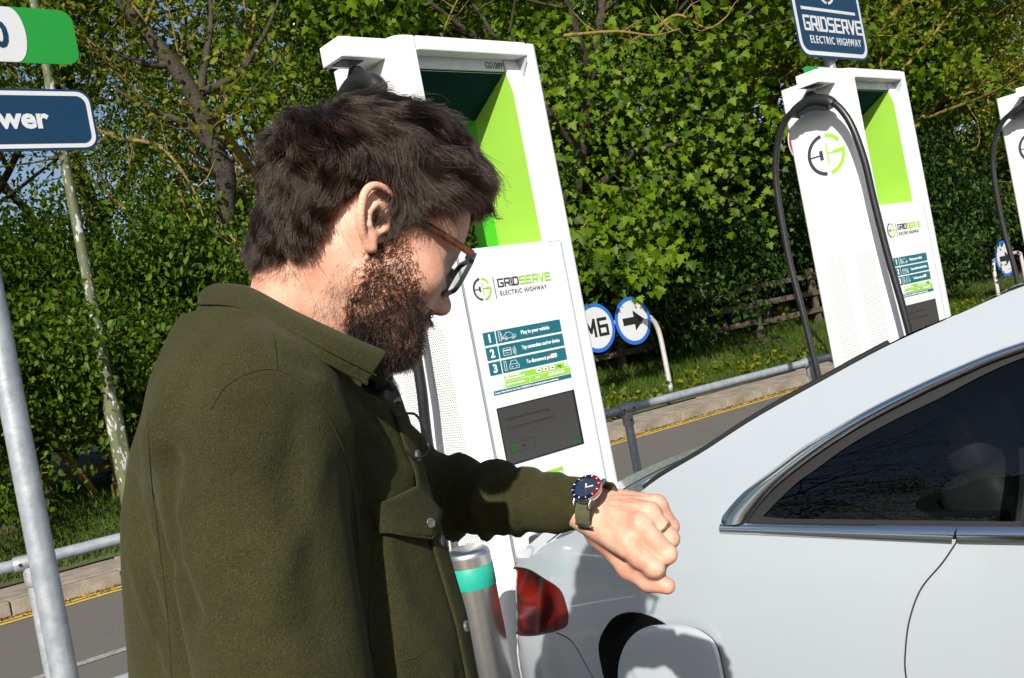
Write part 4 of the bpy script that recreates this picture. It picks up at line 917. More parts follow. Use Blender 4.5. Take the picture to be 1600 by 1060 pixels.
def leaf_mesh(name, tmpl, pos, dirs, norms, size):
    """pos, dirs (stalk to tip), norms, size: arrays"""
    T, F = tmpl; N = len(pos); k = len(T)
    y = dirs / np.linalg.norm(dirs, axis=1, keepdims=True); x = np.cross(y, norms); x /= np.linalg.norm(x, axis=1, keepdims=True) + 1e-9; z = np.cross(x, y)
    Vt = pos[:, None, :] + size[:, None, None] * (T[None, :, 0:1] * x[:, None, :] + T[None, :, 1:2] * y[:, None, :] + T[None, :, 2:3] * z[:, None, :])
    me = bpy.data.meshes.new(name); me.vertices.add(N * k); me.vertices.foreach_set('co', Vt.reshape(-1).astype(np.float32))
    ls = np.array([len(f) for f in F]); fl = np.concatenate([np.array(f) for f in F]); nl = len(fl)
    li = (np.arange(N)[:, None] * k + fl[None, :]).reshape(-1); st = (np.arange(N)[:, None] * nl + np.concatenate([[0], np.cumsum(ls)[:-1]])[None, :]).reshape(-1)
    me.loops.add(N * nl); me.loops.foreach_set('vertex_index', li.astype(np.int32)); me.polygons.add(N * len(F)); me.polygons.foreach_set('loop_start', st.astype(np.int32))
    me.update(calc_edges=True); return me
def rand_dirs(rs, n): v = rs.normal(size=(n, 3)); return v / np.linalg.norm(v, axis=1, keepdims=True)
def grow(rg, mb, p, d, L, r, lev, levels, spread, tips, droop=0., up=.15, wig=.22, segs=5):
    pts = [p.copy()]; rr = [r]; q = p.copy(); dd = d.copy(); nodes = []
    for i in range(segs):
        dd = (dd + Vector((rg.gauss(0, wig), rg.gauss(0, wig), rg.gauss(0, wig) * .7 + up - droop)) * .5).normalized(); q = q + dd * (L / segs); pts.append(q.copy()); rr.append(r * (1 - .55 * (i + 1) / segs)); nodes.append((q.copy(), dd.copy(), rr[-1]))
    mb.tube(pts, rr, 7 if lev < 2 else 4 if lev < levels else 3, cap=False)
    if lev >= levels:
        tips.extend((pp, dv) for pp, dv, _ in nodes[1:]); return
    nb = spread[lev]
    for k in range(nb):
        i = min(segs - 1, int(segs * (.28 + .72 * (k + rg.random()) / nb))); pp, dv, r1 = nodes[i]
        ax = Vector((rg.gauss(0, 1), rg.gauss(0, 1), rg.gauss(0, 1))); ax = (ax - dv * ax.dot(dv)).normalized(); an = R(rg.uniform(28, 68)); nd = (dv * math.cos(an) + ax * math.sin(an)).normalized()
        grow(rg, mb, pp, nd, L * rg.uniform(.5, .78), r1 * rg.uniform(.5, .72), lev + 1, levels, spread, tips, droop, up, wig, segs)
    if lev < levels: grow(rg, mb, nodes[-1][0], nodes[-1][1], L * .55, rr[-1], lev + 1, levels, spread, tips, droop, up, wig, segs)
def make_tree(name, seed, H, r, levels, spread, tmpl, lsize, per, lm, bark, first=.25, sc=.24, stems=1, lean=0., droop=0.02, up=.12, blossom=0, keep=1.):
    rg = random.Random(seed); rs = np.random.RandomState(seed); mb = MB(); tips = []
    for k in range(stems):
        a = rg.uniform(0, 6.28); d = Vector((math.cos(a) * (.12 if stems == 1 else .45) + lean, math.sin(a) * (.12 if stems == 1 else .45), 1)).normalized()
        grow(rg, mb, Vector((math.cos(a) * .12 * (stems > 1), math.sin(a) * .12 * (stems > 1), -.15)), d, H, r, 0, levels, spread, tips, droop, up)
    root = empty(name)
    mb.build('trunk', bark, root, 180, recalc=False)
    tp = np.array([[*p] for p, _ in tips]); n = len(tp)
    if keep < 1: tp = tp[rs.rand(n) < keep]; n = len(tp)
    P = np.repeat(tp, per, axis=0) + rs.normal(size=(n * per, 3)) * sc * np.array([1, 1, .75])
    P = P[P[:, 2] > .05]
    D = rand_dirs(rs, len(P)) * .8 + np.array([0, 0, -.55]); Nn = rand_dirs(rs, len(P)) * .75 + np.array([0, 0, .9])
    # leaf blades turn out of the crown, towards open light
    cen = P.mean(0); o = P - cen; o /= np.linalg.norm(o, axis=1, keepdims=True) + 1e-6; Nn = Nn + o * .5
    me = leaf_mesh('crown', tmpl, P, D, Nn, lsize * rs.uniform(.6, 1.25, len(P))); link(me, 'crown', lm, root)
    if blossom:
        c = tp[rs.rand(n) < blossom]; B_ = np.repeat(c, 14, axis=0) + rs.normal(size=(len(c) * 14, 3)) * .09
        link(leaf_mesh('blossom', LEAF_OVAL, B_, rand_dirs(rs, len(B_)), rand_dirs(rs, len(B_)), .035 * rs.uniform(.6, 1.2, len(B_))), 'blossom', M_blos, root)
    return root
PROTO = {}
def put(kind, p, q, rz, s, label, cat, group, sz=None):
    if kind not in PROTO: PROTO[kind] = KINDS[kind](); o = PROTO[kind]
    else: o = copy_tree(PROTO[kind])
    o.location = G(p, q, bank(q) - .03); o.rotation_euler = (0, 0, rz); o.scale = (s, s, sz or s); tag(o, label, cat, group); return o
KINDS = dict(
    maple=lambda: make_tree('maple_tree', 11, 4.2, .17, 3, (7, 4, 3), LEAF_MAPLE, .145, 15, M_lmaple, M_bark, sc=.28, droop=.05, up=.08),
    ash=lambda: make_tree('ash_tree', 5, 4.6, .16, 3, (6, 4, 3), LEAF_OVAL, .085, 22, M_lyel, M_lich, sc=.27, droop=.03),
    thorn=lambda: make_tree('hawthorn_tree', 23, 3.4, .12, 3, (6, 4, 3), LEAF_OVAL, .062, 26, M_lgreen, M_lich, sc=.22, blossom=.055, up=.05, droop=.05),
    bare=lambda: make_tree('thin_tree', 31, 4.9, .17, 3, (5, 4, 4), LEAF_OVAL, .065, 9, M_lyel, M_bark, sc=.26, keep=.55),
    shrub=lambda: make_tree('hedge_shrub', 42, 1.35, .035, 2, (5, 4), LEAF_OVAL, .068, 34, M_lgreen, M_lich, sc=.17, stems=9, droop=.04, up=.03),
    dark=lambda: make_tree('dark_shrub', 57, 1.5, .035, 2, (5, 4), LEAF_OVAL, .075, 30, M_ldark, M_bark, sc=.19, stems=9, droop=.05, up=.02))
TREES = [  # kind, along road, across road, turn, size, label
    ('bare', 1.6, 15.2, .4, 1.25, 'thin leaved tree with forked dark trunks at the top left'), ('thorn', 3.4, 14.2, 1.1, 1.0, 'hawthorn with white blossom left of the man'), ('bare', 5.0, 16.4, 2.2, 1.3, 'sparse tree standing behind the blossoming hawthorn'),
    ('ash', 7.0, 14.4, .9, 1.1, 'yellow green tree directly behind the man'), ('thorn', 8.6, 14.2, 3.3, 1.15, 'hawthorn hidden behind the nearest charger'), ('maple', 10.6, 13.2, 1.9, 1.2, 'bright leaved maple between the first two chargers'),
    ('maple', 13.6, 13.3, 4.4, 1.25, 'maple hanging over the round M6 sign'), ('thorn', 15.4, 16.2, 5.2, 1.5, 'hawthorn in the back row right of the maples'), ('ash', 17.4, 13.8, 2.7, 1.4, 'yellow green tree behind the second charger'),
    ('ash', 21.2, 13.6, 5.5, 1.5, 'yellow green tree right of the second charger'), ('maple', 24.8, 14.6, .2, 1.55, 'maple left of the third charger'), ('ash', 28.5, 14.2, 3.6, 1.7, 'yellow green tree behind the third charger'),
    ('bare', 10.4, 18.2, 3.9, 1.4, 'sparse tree in the back row behind the maples'), ('thorn', 20.0, 18.0, .5, 1.9, 'tall hawthorn in the back row on the right'), ('maple', 7.6, 18.5, 2.0, 1.35, 'maple in the back row behind the man'), ('ash', 25.5, 19.5, 1.3, 1.9, 'tall yellow green tree in the back row on the right'), ('ash', -1.5, 14.0, 2.0, 1.2, 'yellow green tree beyond the left picture edge'), ('maple', 16.8, 19.0, 5.9, 1.6, 'maple in the back row behind the second charger')]
for k, p, q, rz, s, lab in TREES: put(k, p, q, rz, s, lab, 'tree', 'trees along the bank')
for k, p, q, s_, lab in (('ash', -5.5, 13.6, 1.3, 'yellow green tree second beyond the left picture edge'), ('thorn', -9.5, 13.4, 1.3, 'hawthorn furthest beyond the left picture edge'), ('maple', 33, 14.2, 1.7, 'maple first beyond the third charger'), ('ash', 38, 14.0, 1.8, 'yellow green tree second beyond the third charger'), ('thorn', 43.5, 14.5, 1.9, 'hawthorn next to last beyond the right picture edge'), ('maple', 49, 14.2, 1.8, 'maple at the far right end of the bank')):
    put(k, p, q, p * .7, s_, lab, 'tree', 'trees along the bank')
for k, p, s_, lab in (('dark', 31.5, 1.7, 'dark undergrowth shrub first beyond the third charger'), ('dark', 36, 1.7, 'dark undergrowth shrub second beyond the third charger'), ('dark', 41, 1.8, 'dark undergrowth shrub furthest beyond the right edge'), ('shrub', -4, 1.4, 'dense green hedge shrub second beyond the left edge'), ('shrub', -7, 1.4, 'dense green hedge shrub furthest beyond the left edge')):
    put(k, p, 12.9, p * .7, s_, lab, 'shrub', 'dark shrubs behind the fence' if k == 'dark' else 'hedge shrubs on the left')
SHR = [(0.3, 12.3), (1.7, 12.5), (3.0, 12.2), (4.4, 12.5), (5.7, 12.3), (7.2, 12.8), (8.8, 12.9), (2.3, 14.0), (4.9, 14.2), (-1.2, 12.6)]
words_ = ['far left of the hedge', 'behind the lamp column foot', 'right of the lamp column', 'left of the man', 'behind the back of the man', 'behind the man', 'behind the nearest charger', 'second row behind the lamp column', 'second row behind the man', 'beyond the left picture edge']
for i, (p, q) in enumerate(SHR): put('shrub', p, q, i * 1.3, 1.15 + .12 * math.sin(i * 2.1), 'dense green hedge shrub, ' + words_[i], 'shrub', 'hedge shrubs on the left', 1.35 + .15 * math.cos(i * 1.7))
DSH = [(10.6, 13.4), (12.3, 13.5), (14.1, 13.7), (16.0, 13.4), (18.0, 13.2), (20.3, 13.4), (22.6, 13.1), (25.2, 13.4), (28, 13.5), (9.5, 15.5), (12.8, 15.8), (18.6, 15.6), (23.4, 16)]
dw = ['just right of the nearest charger', 'behind the M6 disc', 'behind the arrow disc', 'right of the round signs', 'left of the second charger', 'behind the second charger', 'right of the second charger', 'left of the third charger', 'behind the third charger', 'second row behind the nearest charger', 'second row behind the round signs', 'second row left of the second charger', 'second row right of the second charger']
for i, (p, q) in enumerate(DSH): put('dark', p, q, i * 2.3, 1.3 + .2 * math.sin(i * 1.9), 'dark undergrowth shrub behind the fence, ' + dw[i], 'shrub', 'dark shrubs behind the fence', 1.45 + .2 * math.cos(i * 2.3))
# trees across the car park behind the photographer, seen as reflections in the car window
for k, x, y, s, lab in (('ash', -19, -7, 1.5, 'tree across the car park reflected in the car window'), ('bare', -22, -1.5, 1.5, 'thin tree across the car park reflected in the car window'), ('bare', -17, -13, 1.4, 'thin tree at the far corner of the car park')):
    o = copy_tree(PROTO[k]); o.location = (x, y, 0); o.scale = (s, s, s); tag(o, lab, 'tree', 'trees across the car park')
# a low maple bough with big leaves overhanging the round signs
rg = random.Random(3); rs = np.random.RandomState(3)
bgh = MB(); tips = []
bt = G(13.6, 13.3, 3.4); e0 = at(1000, 320, 14.6); e1 = at(1000, 430, 14.4); e2 = at(925, 415, 14.2)
for e in (e0, e1, e2, at(1035, 415, 14.6), at(900, 370, 14.2)):
    mid = (bt + e) / 2 + Vector((rg.uniform(-.3, .3), 0, .5)); P = catmull([bt, mid, e], 6); bgh.tube(P, [.05 - .042 * i / (len(P) - 1) for i in range(len(P))], 5, cap=False)
    tips += [np.array(p) for p in P[len(P) // 2:]]
tp = np.array(tips); P = np.repeat(tp, 26, axis=0) + rs.normal(size=(len(tp) * 26, 3)) * np.array([.30, .25, .17])
bo_ = empty('maple_bough'); tag(bo_, 'low maple bough with large bright leaves over the round signs', 'branch')
bgh.build('branch', M_lich, bo_, 180, recalc=False)
link(leaf_mesh('leaf_spray', LEAF_MAPLE, P, rand_dirs(rs, len(P)) * .6 + np.array([0, -.2, -.8]), rand_dirs(rs, len(P)) * .6 + np.array([0, -.8, .6]), .16 * rs.uniform(.7, 1.2, len(P))), 'leaf_spray', M_lmaple, bo_)
bt2 = G(10.6, 13.4, 5.2); bo2 = empty('maple_bough'); tag(bo2, 'leafy maple bough spreading between the first two chargers', 'branch'); bgh = MB(); tips = []
for x, y in ((880, 50), (945, 110), (1020, 150), (1100, 90), (1170, 50), (1150, 190), (1060, 240), (940, 210), (890, 150), (1185, 250), (1010, 50), (1100, 300), (980, 290), (900, 280), (1140, 130), (1050, 110), (1190, 330)):
    e = at(x, y, 14.3 + rg.uniform(-.4, .5)); mid = (bt2 + e) / 2 + Vector((rg.uniform(-.3, .3), .6, .3)); P = catmull([bt2, mid, e], 6); bgh.tube(P, [.03 - .024 * i / (len(P) - 1) for i in range(len(P))], 5, cap=False); tips += [np.array(p) for p in P[len(P) * 2 // 3:]]
tp = np.array(tips); P = np.repeat(tp, 20, axis=0) + rs.normal(size=(len(tp) * 20, 3)) * np.array([.30, .55, .22]); bgh.build('branch', M_bark, bo2, 180, recalc=False)
link(leaf_mesh('leaf_spray', LEAF_MAPLE, P, rand_dirs(rs, len(P)) * .6 + np.array([0, -.2, -.8]), rand_dirs(rs, len(P)) * .6 + np.array([0, -.8, .6]), .125 * rs.uniform(.4, 1.3, len(P))), 'leaf_spray', M_lmaple, bo2)
dk = empty('forked_tree', tuple(G(4.3, 13.0, bank(13.0)))); tag(dk, 'dark forked tree trunk leaning left above the hedge', 'tree')
def rel(L): return [p - Vector(dk.location) for p in catmull(L, 6)]
tb0 = Vector(dk.location) - Vector((0, 0, .1)); P = rel([tb0, at(352, 330, 12.3), at(340, 245, 12.2), at(308, 160, 12.1), at(270, 100, 12.0), at(215, 35, 12.0), at(165, -30, 12.0)]); MB().tube(P, [.15 - .09 * k / (len(P) - 1) for k in range(len(P))], 9).build('trunk', M_bark, dk, 180, recalc=False)
for L in ([at(310, 162, 12.1), at(322, 90, 12.2), at(330, 30, 12.4), at(325, -30, 12.5)], [at(340, 245, 12.2), at(290, 195, 12.0), at(235, 170, 11.9), at(180, 140, 11.8)], [at(270, 100, 12), at(225, 100, 11.9), at(170, 75, 11.8)], [at(300, 150, 12.1), at(365, 120, 12.2), at(410, 60, 12.4), at(440, -10, 12.5)]):
    P = rel(L); MB().tube(P, [.06 - .045 * k / (len(P) - 1) for k in range(len(P))], 7).build('limb', M_bark, dk, 180, recalc=False)
P = np.concatenate([np.array(at(x, y, 12.0)) + rs.normal(size=(22, 3)) * .22 for x, y in ((180, 60), (230, 20), (300, 10), (360, 90), (410, 40), (160, 130), (250, 190), (330, 60), (120, 20), (280, 40))]) - np.array(dk.location)
link(leaf_mesh('crown', LEAF_OVAL, P, rand_dirs(rs, len(P)), rand_dirs(rs, len(P)) + np.array([0, -.5, .5]), .08 * rs.uniform(.6, 1.2, len(P))), 'crown', M_lyel, dk)
# yellow lichened twigs in the hedge left of the man
for i, (pts, lab) in enumerate(((((200, 215), (250, 230), (300, 290), (322, 340)), 'long pale bough crossing the hedge at the upper left'), (((250, 360), (300, 395), (340, 440), (330, 500)), 'yellow lichened bough beside the man collar'), (((330, 340), (365, 380), (395, 430)), 'yellow lichened twig behind the man neck'), (((285, 300), (290, 350), (272, 420), (290, 470)), 'upright yellow twig in the hedge'), (((880, 60), (960, 55), (1020, 57), (1060, 50)), 'yellow bough above the maple at the top'), (((1020, 50), (1060, 20), (1110, 40), (1150, 10)), 'forked yellow bough at the top right of the maple'), (((700, 95), (690, 60), (705, 20), (730, -20)), 'lichened bough above the nearest charger'))):
    g = random.Random(i); P = catmull([at(x, y, 11.6 if x < 500 else 13.6) + Vector((0, g.uniform(-.2, .2), 0)) for x, y in pts], 6)
    b = MB(); b.tube(P, [.028 - .02 * k / (len(P) - 1) for k in range(len(P))], 5, cap=False)
    for k in range(4, len(P) - 1, 3):
        d = Vector((g.uniform(-1, 1), g.uniform(-.3, .3), g.uniform(-.6, .9))).normalized(); b.tube([P[k], P[k] + d * .2, P[k] + d * .38 + Vector((0, 0, g.uniform(-.1, .15)))], [.012, .009, .004], 4, cap=False)
    o = b.build('lichened_bough', M_lich, None, 180, recalc=False); tag(o, lab, 'branch', 'lichened boughs in the hedge')
# grass and weeds on the verge, litter in the gutter
rs = np.random.RandomState(9)
def scatter(n, p0, p1, q0, q1, pw=1.):
    p = rs.uniform(p0, p1, n); q = q0 + (q1 - q0) * rs.rand(n) ** pw
    return np.array([[*G(a, b, bank(b) + .0)] for a, b in zip(p, q)])
P = scatter(52000, 0, 24, 10.42, 13.6, 1.2); keep = np.array([noise.noise((a[0] * .9, a[1] * .9, 3.)) > -.32 for a in P]); P = P[keep]
D = rs.normal(size=P.shape) * .38 + np.array([0, 0, 1]); N_ = rs.normal(size=P.shape) + np.array([0, -1, 0])
o = link(leaf_mesh('grass', BLADE, P, D, N_, rs.uniform(.07, .2, len(P))), 'grass', leaf_mat('grass_blades', (.035, .072, .008), (.06, .115, .012), (.11, .15, .02), .35)); tag(o, 'short rough grass growing on the verge', 'grass', kind='stuff')  # blade colours darkened to carry the shade of the foliage
c = scatter(90, 3, 22, 10.42, 11.0); P = np.repeat(c, 26, axis=0) + rs.normal(size=(len(c) * 26, 3)) * np.array([.1, .1, .05]) + np.array([0, 0, .08])
o = link(leaf_mesh('weeds', LEAF_OVAL, P, rand_dirs(rs, len(P)) + np.array([0, 0, .3]), rand_dirs(rs, len(P)) * .6 + np.array([0, -.5, .8]), rs.uniform(.05, .12, len(P))), 'weeds', M_lyel); tag(o, 'leafy weeds along the back of the footway', 'weeds', kind='stuff')
p = rs.uniform(-1, 20, 9000); q = 9.49 - np.abs(rs.normal(size=9000)) * .085; P = np.array([[*G(a, b, .003)] for a, b in zip(p, q)])
o = link(leaf_mesh('leaf_litter', LEAF_OVAL, P, rand_dirs(rs, len(P)) * np.array([1, 1, .15]), rand_dirs(rs, len(P)) * .5 + np.array([0, 0, 1]), rs.uniform(.012, .045, len(P))), 'leaf_litter', leaf_mat('dry_leaf_litter', (.12, .07, .02), (.28, .19, .05), (.42, .32, .1), .1)); tag(o, 'dry leaf litter lying in the gutter along kerb', 'litter', kind='stuff')
P = scatter(5000, 3, 24, 10.9, 13.4); o = link(leaf_mesh('fallen_leaves', LEAF_OVAL, P + np.array([0, 0, .02]), rand_dirs(rs, len(P)) * np.array([1, 1, .2]), rand_dirs(rs, len(P)) * .5 + np.array([0, 0, 1]), rs.uniform(.03, .07, len(P))), 'fallen_leaves', leaf_mat('brown_leaves', (.05, .028, .012), (.10, .055, .02), (.16, .09, .04), .1)); tag(o, 'brown fallen leaves under the hedge', 'leaves', kind='stuff')
# ------------------------------------------------------------------ implicit surfaces for organic shapes
class Field:
    """distance samples on a box grid"""
    def __init__(s, lo, hi, h):
        s.lo = np.array(lo, np.float32); s.h = h; n = np.ceil((np.array(hi) - np.array(lo)) / h).astype(int) + 1; s.n = n
        s.X = (s.lo[0] + h * np.arange(n[0], dtype=np.float32))[:, None, None]; s.Y = (s.lo[1] + h * np.arange(n[1], dtype=np.float32))[None, :, None]; s.Z = (s.lo[2] + h * np.arange(n[2], dtype=np.float32))[None, None, :]
        s.d = np.full(n, 9., np.float32)
    def smin(s, e, k):
        if k <= 0: s.d = np.minimum(s.d, e); return
        hh = np.clip(.5 + .5 * (e - s.d) / k, 0, 1); s.d = e * (1 - hh) + s.d * hh - k * hh * (1 - hh)
    def smax(s, e, k):
        hh = np.clip(.5 - .5 * (e - s.d) / k, 0, 1); s.d = e * (1 - hh) + s.d * hh + k * hh * (1 - hh)
    def seg(s, a, b):
        a = np.array(a, np.float32); b = np.array(b, np.float32); ab = b - a; L = float(ab @ ab) + 1e-12
        t = np.clip(((s.X - a[0]) * ab[0] + (s.Y - a[1]) * ab[1] + (s.Z - a[2]) * ab[2]) / L, 0, 1)
        return np.sqrt((s.X - a[0] - t * ab[0]) ** 2 + (s.Y - a[1] - t * ab[1]) ** 2 + (s.Z - a[2] - t * ab[2]) ** 2), t
    def cone(s, a, b, ra, rb, k=.01):
        d, t = s.seg(a, b); s.smin(d - (ra + (rb - ra) * t), k)
    def chain(s, P, rr, k=.006):
        for a, b, r0, r1 in zip(P[:-1], P[1:], rr[:-1], rr[1:]): s.cone(a, b, r0, r1, k)
    def ell_d(s, c, r, M=None):
        x, y, z = s.X - c[0], s.Y - c[1], s.Z - c[2]
        if M is not None: x, y, z = (M[0][0] * x + M[0][1] * y + M[0][2] * z, M[1][0] * x + M[1][1] * y + M[1][2] * z, M[2][0] * x + M[2][1] * y + M[2][2] * z)
        q = np.sqrt((x / r[0]) ** 2 + (y / r[1]) ** 2 + (z / r[2]) ** 2); g = np.sqrt((x / r[0] ** 2) ** 2 + (y / r[1] ** 2) ** 2 + (z / r[2] ** 2) ** 2) + 1e-6
        return q * (q - 1) / g
    def ell(s, c, r, k=.01, M=None): s.smin(s.ell_d(c, r, M), k)
    def cut(s, c, r, k=.005, M=None): s.smax(-s.ell_d(c, r, M), k)
    def ridge(s, pts, w_, amp):
        """raise (amp > 0) or crease (amp < 0) the surface along a path"""
        best = None
        for a, b in zip(pts[:-1], pts[1:]):
            d, t = s.seg(a, b); best = d if best is None else np.minimum(best, d)
        s.d = s.d - amp * np.exp(-(best / w_) ** 2)
    def mesh(s):
        d = s.d; h = s.h; ins = d < 0
        c = [ins[i:d.shape[0] - 1 + i, j:d.shape[1] - 1 + j, k:d.shape[2] - 1 + k] for i in (0, 1) for j in (0, 1) for k in (0, 1)]
        cnt = sum(x.astype(np.int8) for x in c); act = (cnt > 0) & (cnt < 8); idx = np.argwhere(act)
        vid = np.full(act.shape, -1, np.int64); vid[act] = np.arange(len(idx))
        val = {}
        for i in (0, 1):
            for j in (0, 1):
                for k in (0, 1): val[(i, j, k)] = d[idx[:, 0] + i, idx[:, 1] + j, idx[:, 2] + k]
        acc = np.zeros((len(idx), 3)); n = np.zeros(len(idx))
        for a in val:
            for ax in range(3):
                if a[ax] == 0:
                    b = list(a); b[ax] = 1; b = tuple(b); va, vb = val[a], val[b]; m = (va < 0) != (vb < 0)
                    t = va[m] / (va[m] - vb[m]); p = np.tile(np.array(a, float), (m.sum(), 1)); p[:, ax] = t; acc[m] += p; n[m] += 1
        V_ = (idx + acc / n[:, None]) * h + s.lo
        F = []
        for ax in range(3):
            o1, o2 = [(1, 2), (2, 0), (0, 1)][ax]
            sl0 = [slice(None)] * 3; sl1 = [slice(None)] * 3; sl0[ax] = slice(0, -1); sl1[ax] = slice(1, None)
            A_, B_ = ins[tuple(sl0)], ins[tuple(sl1)]; e = np.argwhere(A_ != B_); e = e[(e[:, o1] > 0) & (e[:, o2] > 0)]
            e = e[(e[:, o1] < act.shape[o1]) & (e[:, o2] < act.shape[o2])]
            fl = A_[e[:, 0], e[:, 1], e[:, 2]]
            def g(a, b): q = e.copy(); q[:, o1] -= a; q[:, o2] -= b; return vid[q[:, 0], q[:, 1], q[:, 2]]
            Q = np.stack([g(0, 0), g(1, 0), g(1, 1), g(0, 1)], 1); Q[~fl] = Q[~fl][:, ::-1]; F.append(Q)
        return V_, np.concatenate(F)
def np_mesh(name, V_, F):
    me = bpy.data.meshes.new(name); me.vertices.add(len(V_)); me.vertices.foreach_set('co', np.asarray(V_, np.float32).reshape(-1))
    k = F.shape[1]; me.loops.add(F.size); me.loops.foreach_set('vertex_index', F.reshape(-1).astype(np.int32)); me.polygons.add(len(F)); me.polygons.foreach_set('loop_start', (np.arange(len(F)) * k).astype(np.int32))
    me.update(calc_edges=True); me.shade_smooth(); return me
def relax(V_, F, it=2, lam=.5):
    V_ = V_.copy(); E_ = np.concatenate([F[:, [0, 1]], F[:, [1, 2]], F[:, [2, 3]], F[:, [3, 0]]]); n = np.bincount(E_.reshape(-1), minlength=len(V_))[:, None].astype(float)
    for _ in range(it):
        s = np.zeros_like(V_)
        for c in range(3): s[:, c] = np.bincount(E_[:, 0], V_[E_[:, 1], c], len(V_)) + np.bincount(E_[:, 1], V_[E_[:, 0], c], len(V_))
        V_ = V_ + lam * (s / np.maximum(n, 1) - V_)
    return V_
def vnormals(V_, F):
    a = V_[F[:, 2]] - V_[F[:, 0]]; b = V_[F[:, 3]] - V_[F[:, 1]]; fn = np.cross(a, b); N = np.zeros_like(V_)
    for k in range(4):
        for c in range(3): N[:, c] += np.bincount(F[:, k], fn[:, c], len(V_))
    return N / (np.linalg.norm(N, axis=1, keepdims=True) + 1e-12)
def surface_points(V_, F, n, rs):
    a, b, c, d = (V_[F[:, i]] for i in range(4)); ar = np.linalg.norm(np.cross(c - a, d - b), axis=1); f = rs.choice(len(F), n, p=ar / ar.sum()); u, v = rs.rand(n, 1), rs.rand(n, 1)
    P = (a[f] * (1 - u) + b[f] * u) * (1 - v) + (d[f] * (1 - u) + c[f] * u) * v; N = np.cross(c[f] - a[f], d[f] - b[f]); return P, N / (np.linalg.norm(N, axis=1, keepdims=True) + 1e-12)
def strands(name, S, m, parent, r0, r1, seed=0):
    """S: (n, k, 3) strand points -> hair curves"""
    n, k, _ = S.shape; hc = bpy.data.hair_curves.new(name); hc.add_curves([k] * n)
    hc.points.foreach_set('position', S.reshape(-1).astype(np.float32))
    rad = hc.attributes.get('radius') or hc.attributes.new('radius', 'FLOAT', 'POINT')
    t = np.linspace(0, 1, k)[None, :] * np.ones((n, 1)); rr = (r0 + (r1 - r0) * t ** 1.5) * np.random.RandomState(seed).uniform(.75, 1.25, (n, 1)); rad.data.foreach_set('value', rr.reshape(-1).astype(np.float32))
    hc.materials.append(m); o = bpy.data.objects.new(name, hc); col.objects.link(o); o.parent = parent; return o
# ------------------------------------------------------------------ the man
def skin_mat():
    m = mat('skin', (.60, .36, .265), .48, spec=.4, sss=.25); t = m.node_tree; b = bsdf(m); tc = t.nodes.new('ShaderNodeTexCoord')
    n = t.nodes.new('ShaderNodeTexNoise'); n.inputs['Scale'].default_value = 22; n.inputs['Detail'].default_value = 6; n.inputs['Roughness'].default_value = .65; t.links.new(tc.outputs['Object'], n.inputs[0])
    cr = t.nodes.new('ShaderNodeValToRGB'); e = cr.color_ramp.elements; e[0].position = .33; e[0].color = (.56, .245, .17, 1); e[1].position = .62; e[1].color = (.68, .425, .31, 1); t.links.new(n.outputs[0], cr.inputs[0])
    n3 = t.nodes.new('ShaderNodeTexNoise'); n3.inputs['Scale'].default_value = 260; n3.inputs['Detail'].default_value = 2; t.links.new(tc.outputs['Object'], n3.inputs[0]); fr = t.nodes.new('ShaderNodeMapRange'); fr.inputs[1].default_value = .62; fr.inputs[2].default_value = .75; fr.inputs[3].default_value = 0; fr.inputs[4].default_value = .35; t.links.new(n3.outputs[0], fr.inputs[0])
    mx = t.nodes.new('ShaderNodeMix'); mx.data_type = 'RGBA'; t.links.new(fr.outputs[0], mx.inputs[0]); t.links.new(cr.outputs[0], mx.inputs[6]); mx.inputs[7].default_value = (.40, .19, .13, 1); t.links.new(mx.outputs[2], b.inputs['Base Color'])
    v = t.nodes.new('ShaderNodeTexVoronoi'); v.inputs['Scale'].default_value = 420; t.links.new(tc.outputs['Object'], v.inputs[0]); bp = t.nodes.new('ShaderNodeBump'); bp.inputs['Strength'].default_value = .12; bp.inputs['Distance'].default_value = .002; t.links.new(v.outputs['Distance'], bp.inputs['Height']); t.links.new(bp.outputs[0], b.inputs['Normal'])
    return m
M_skin = skin_mat()
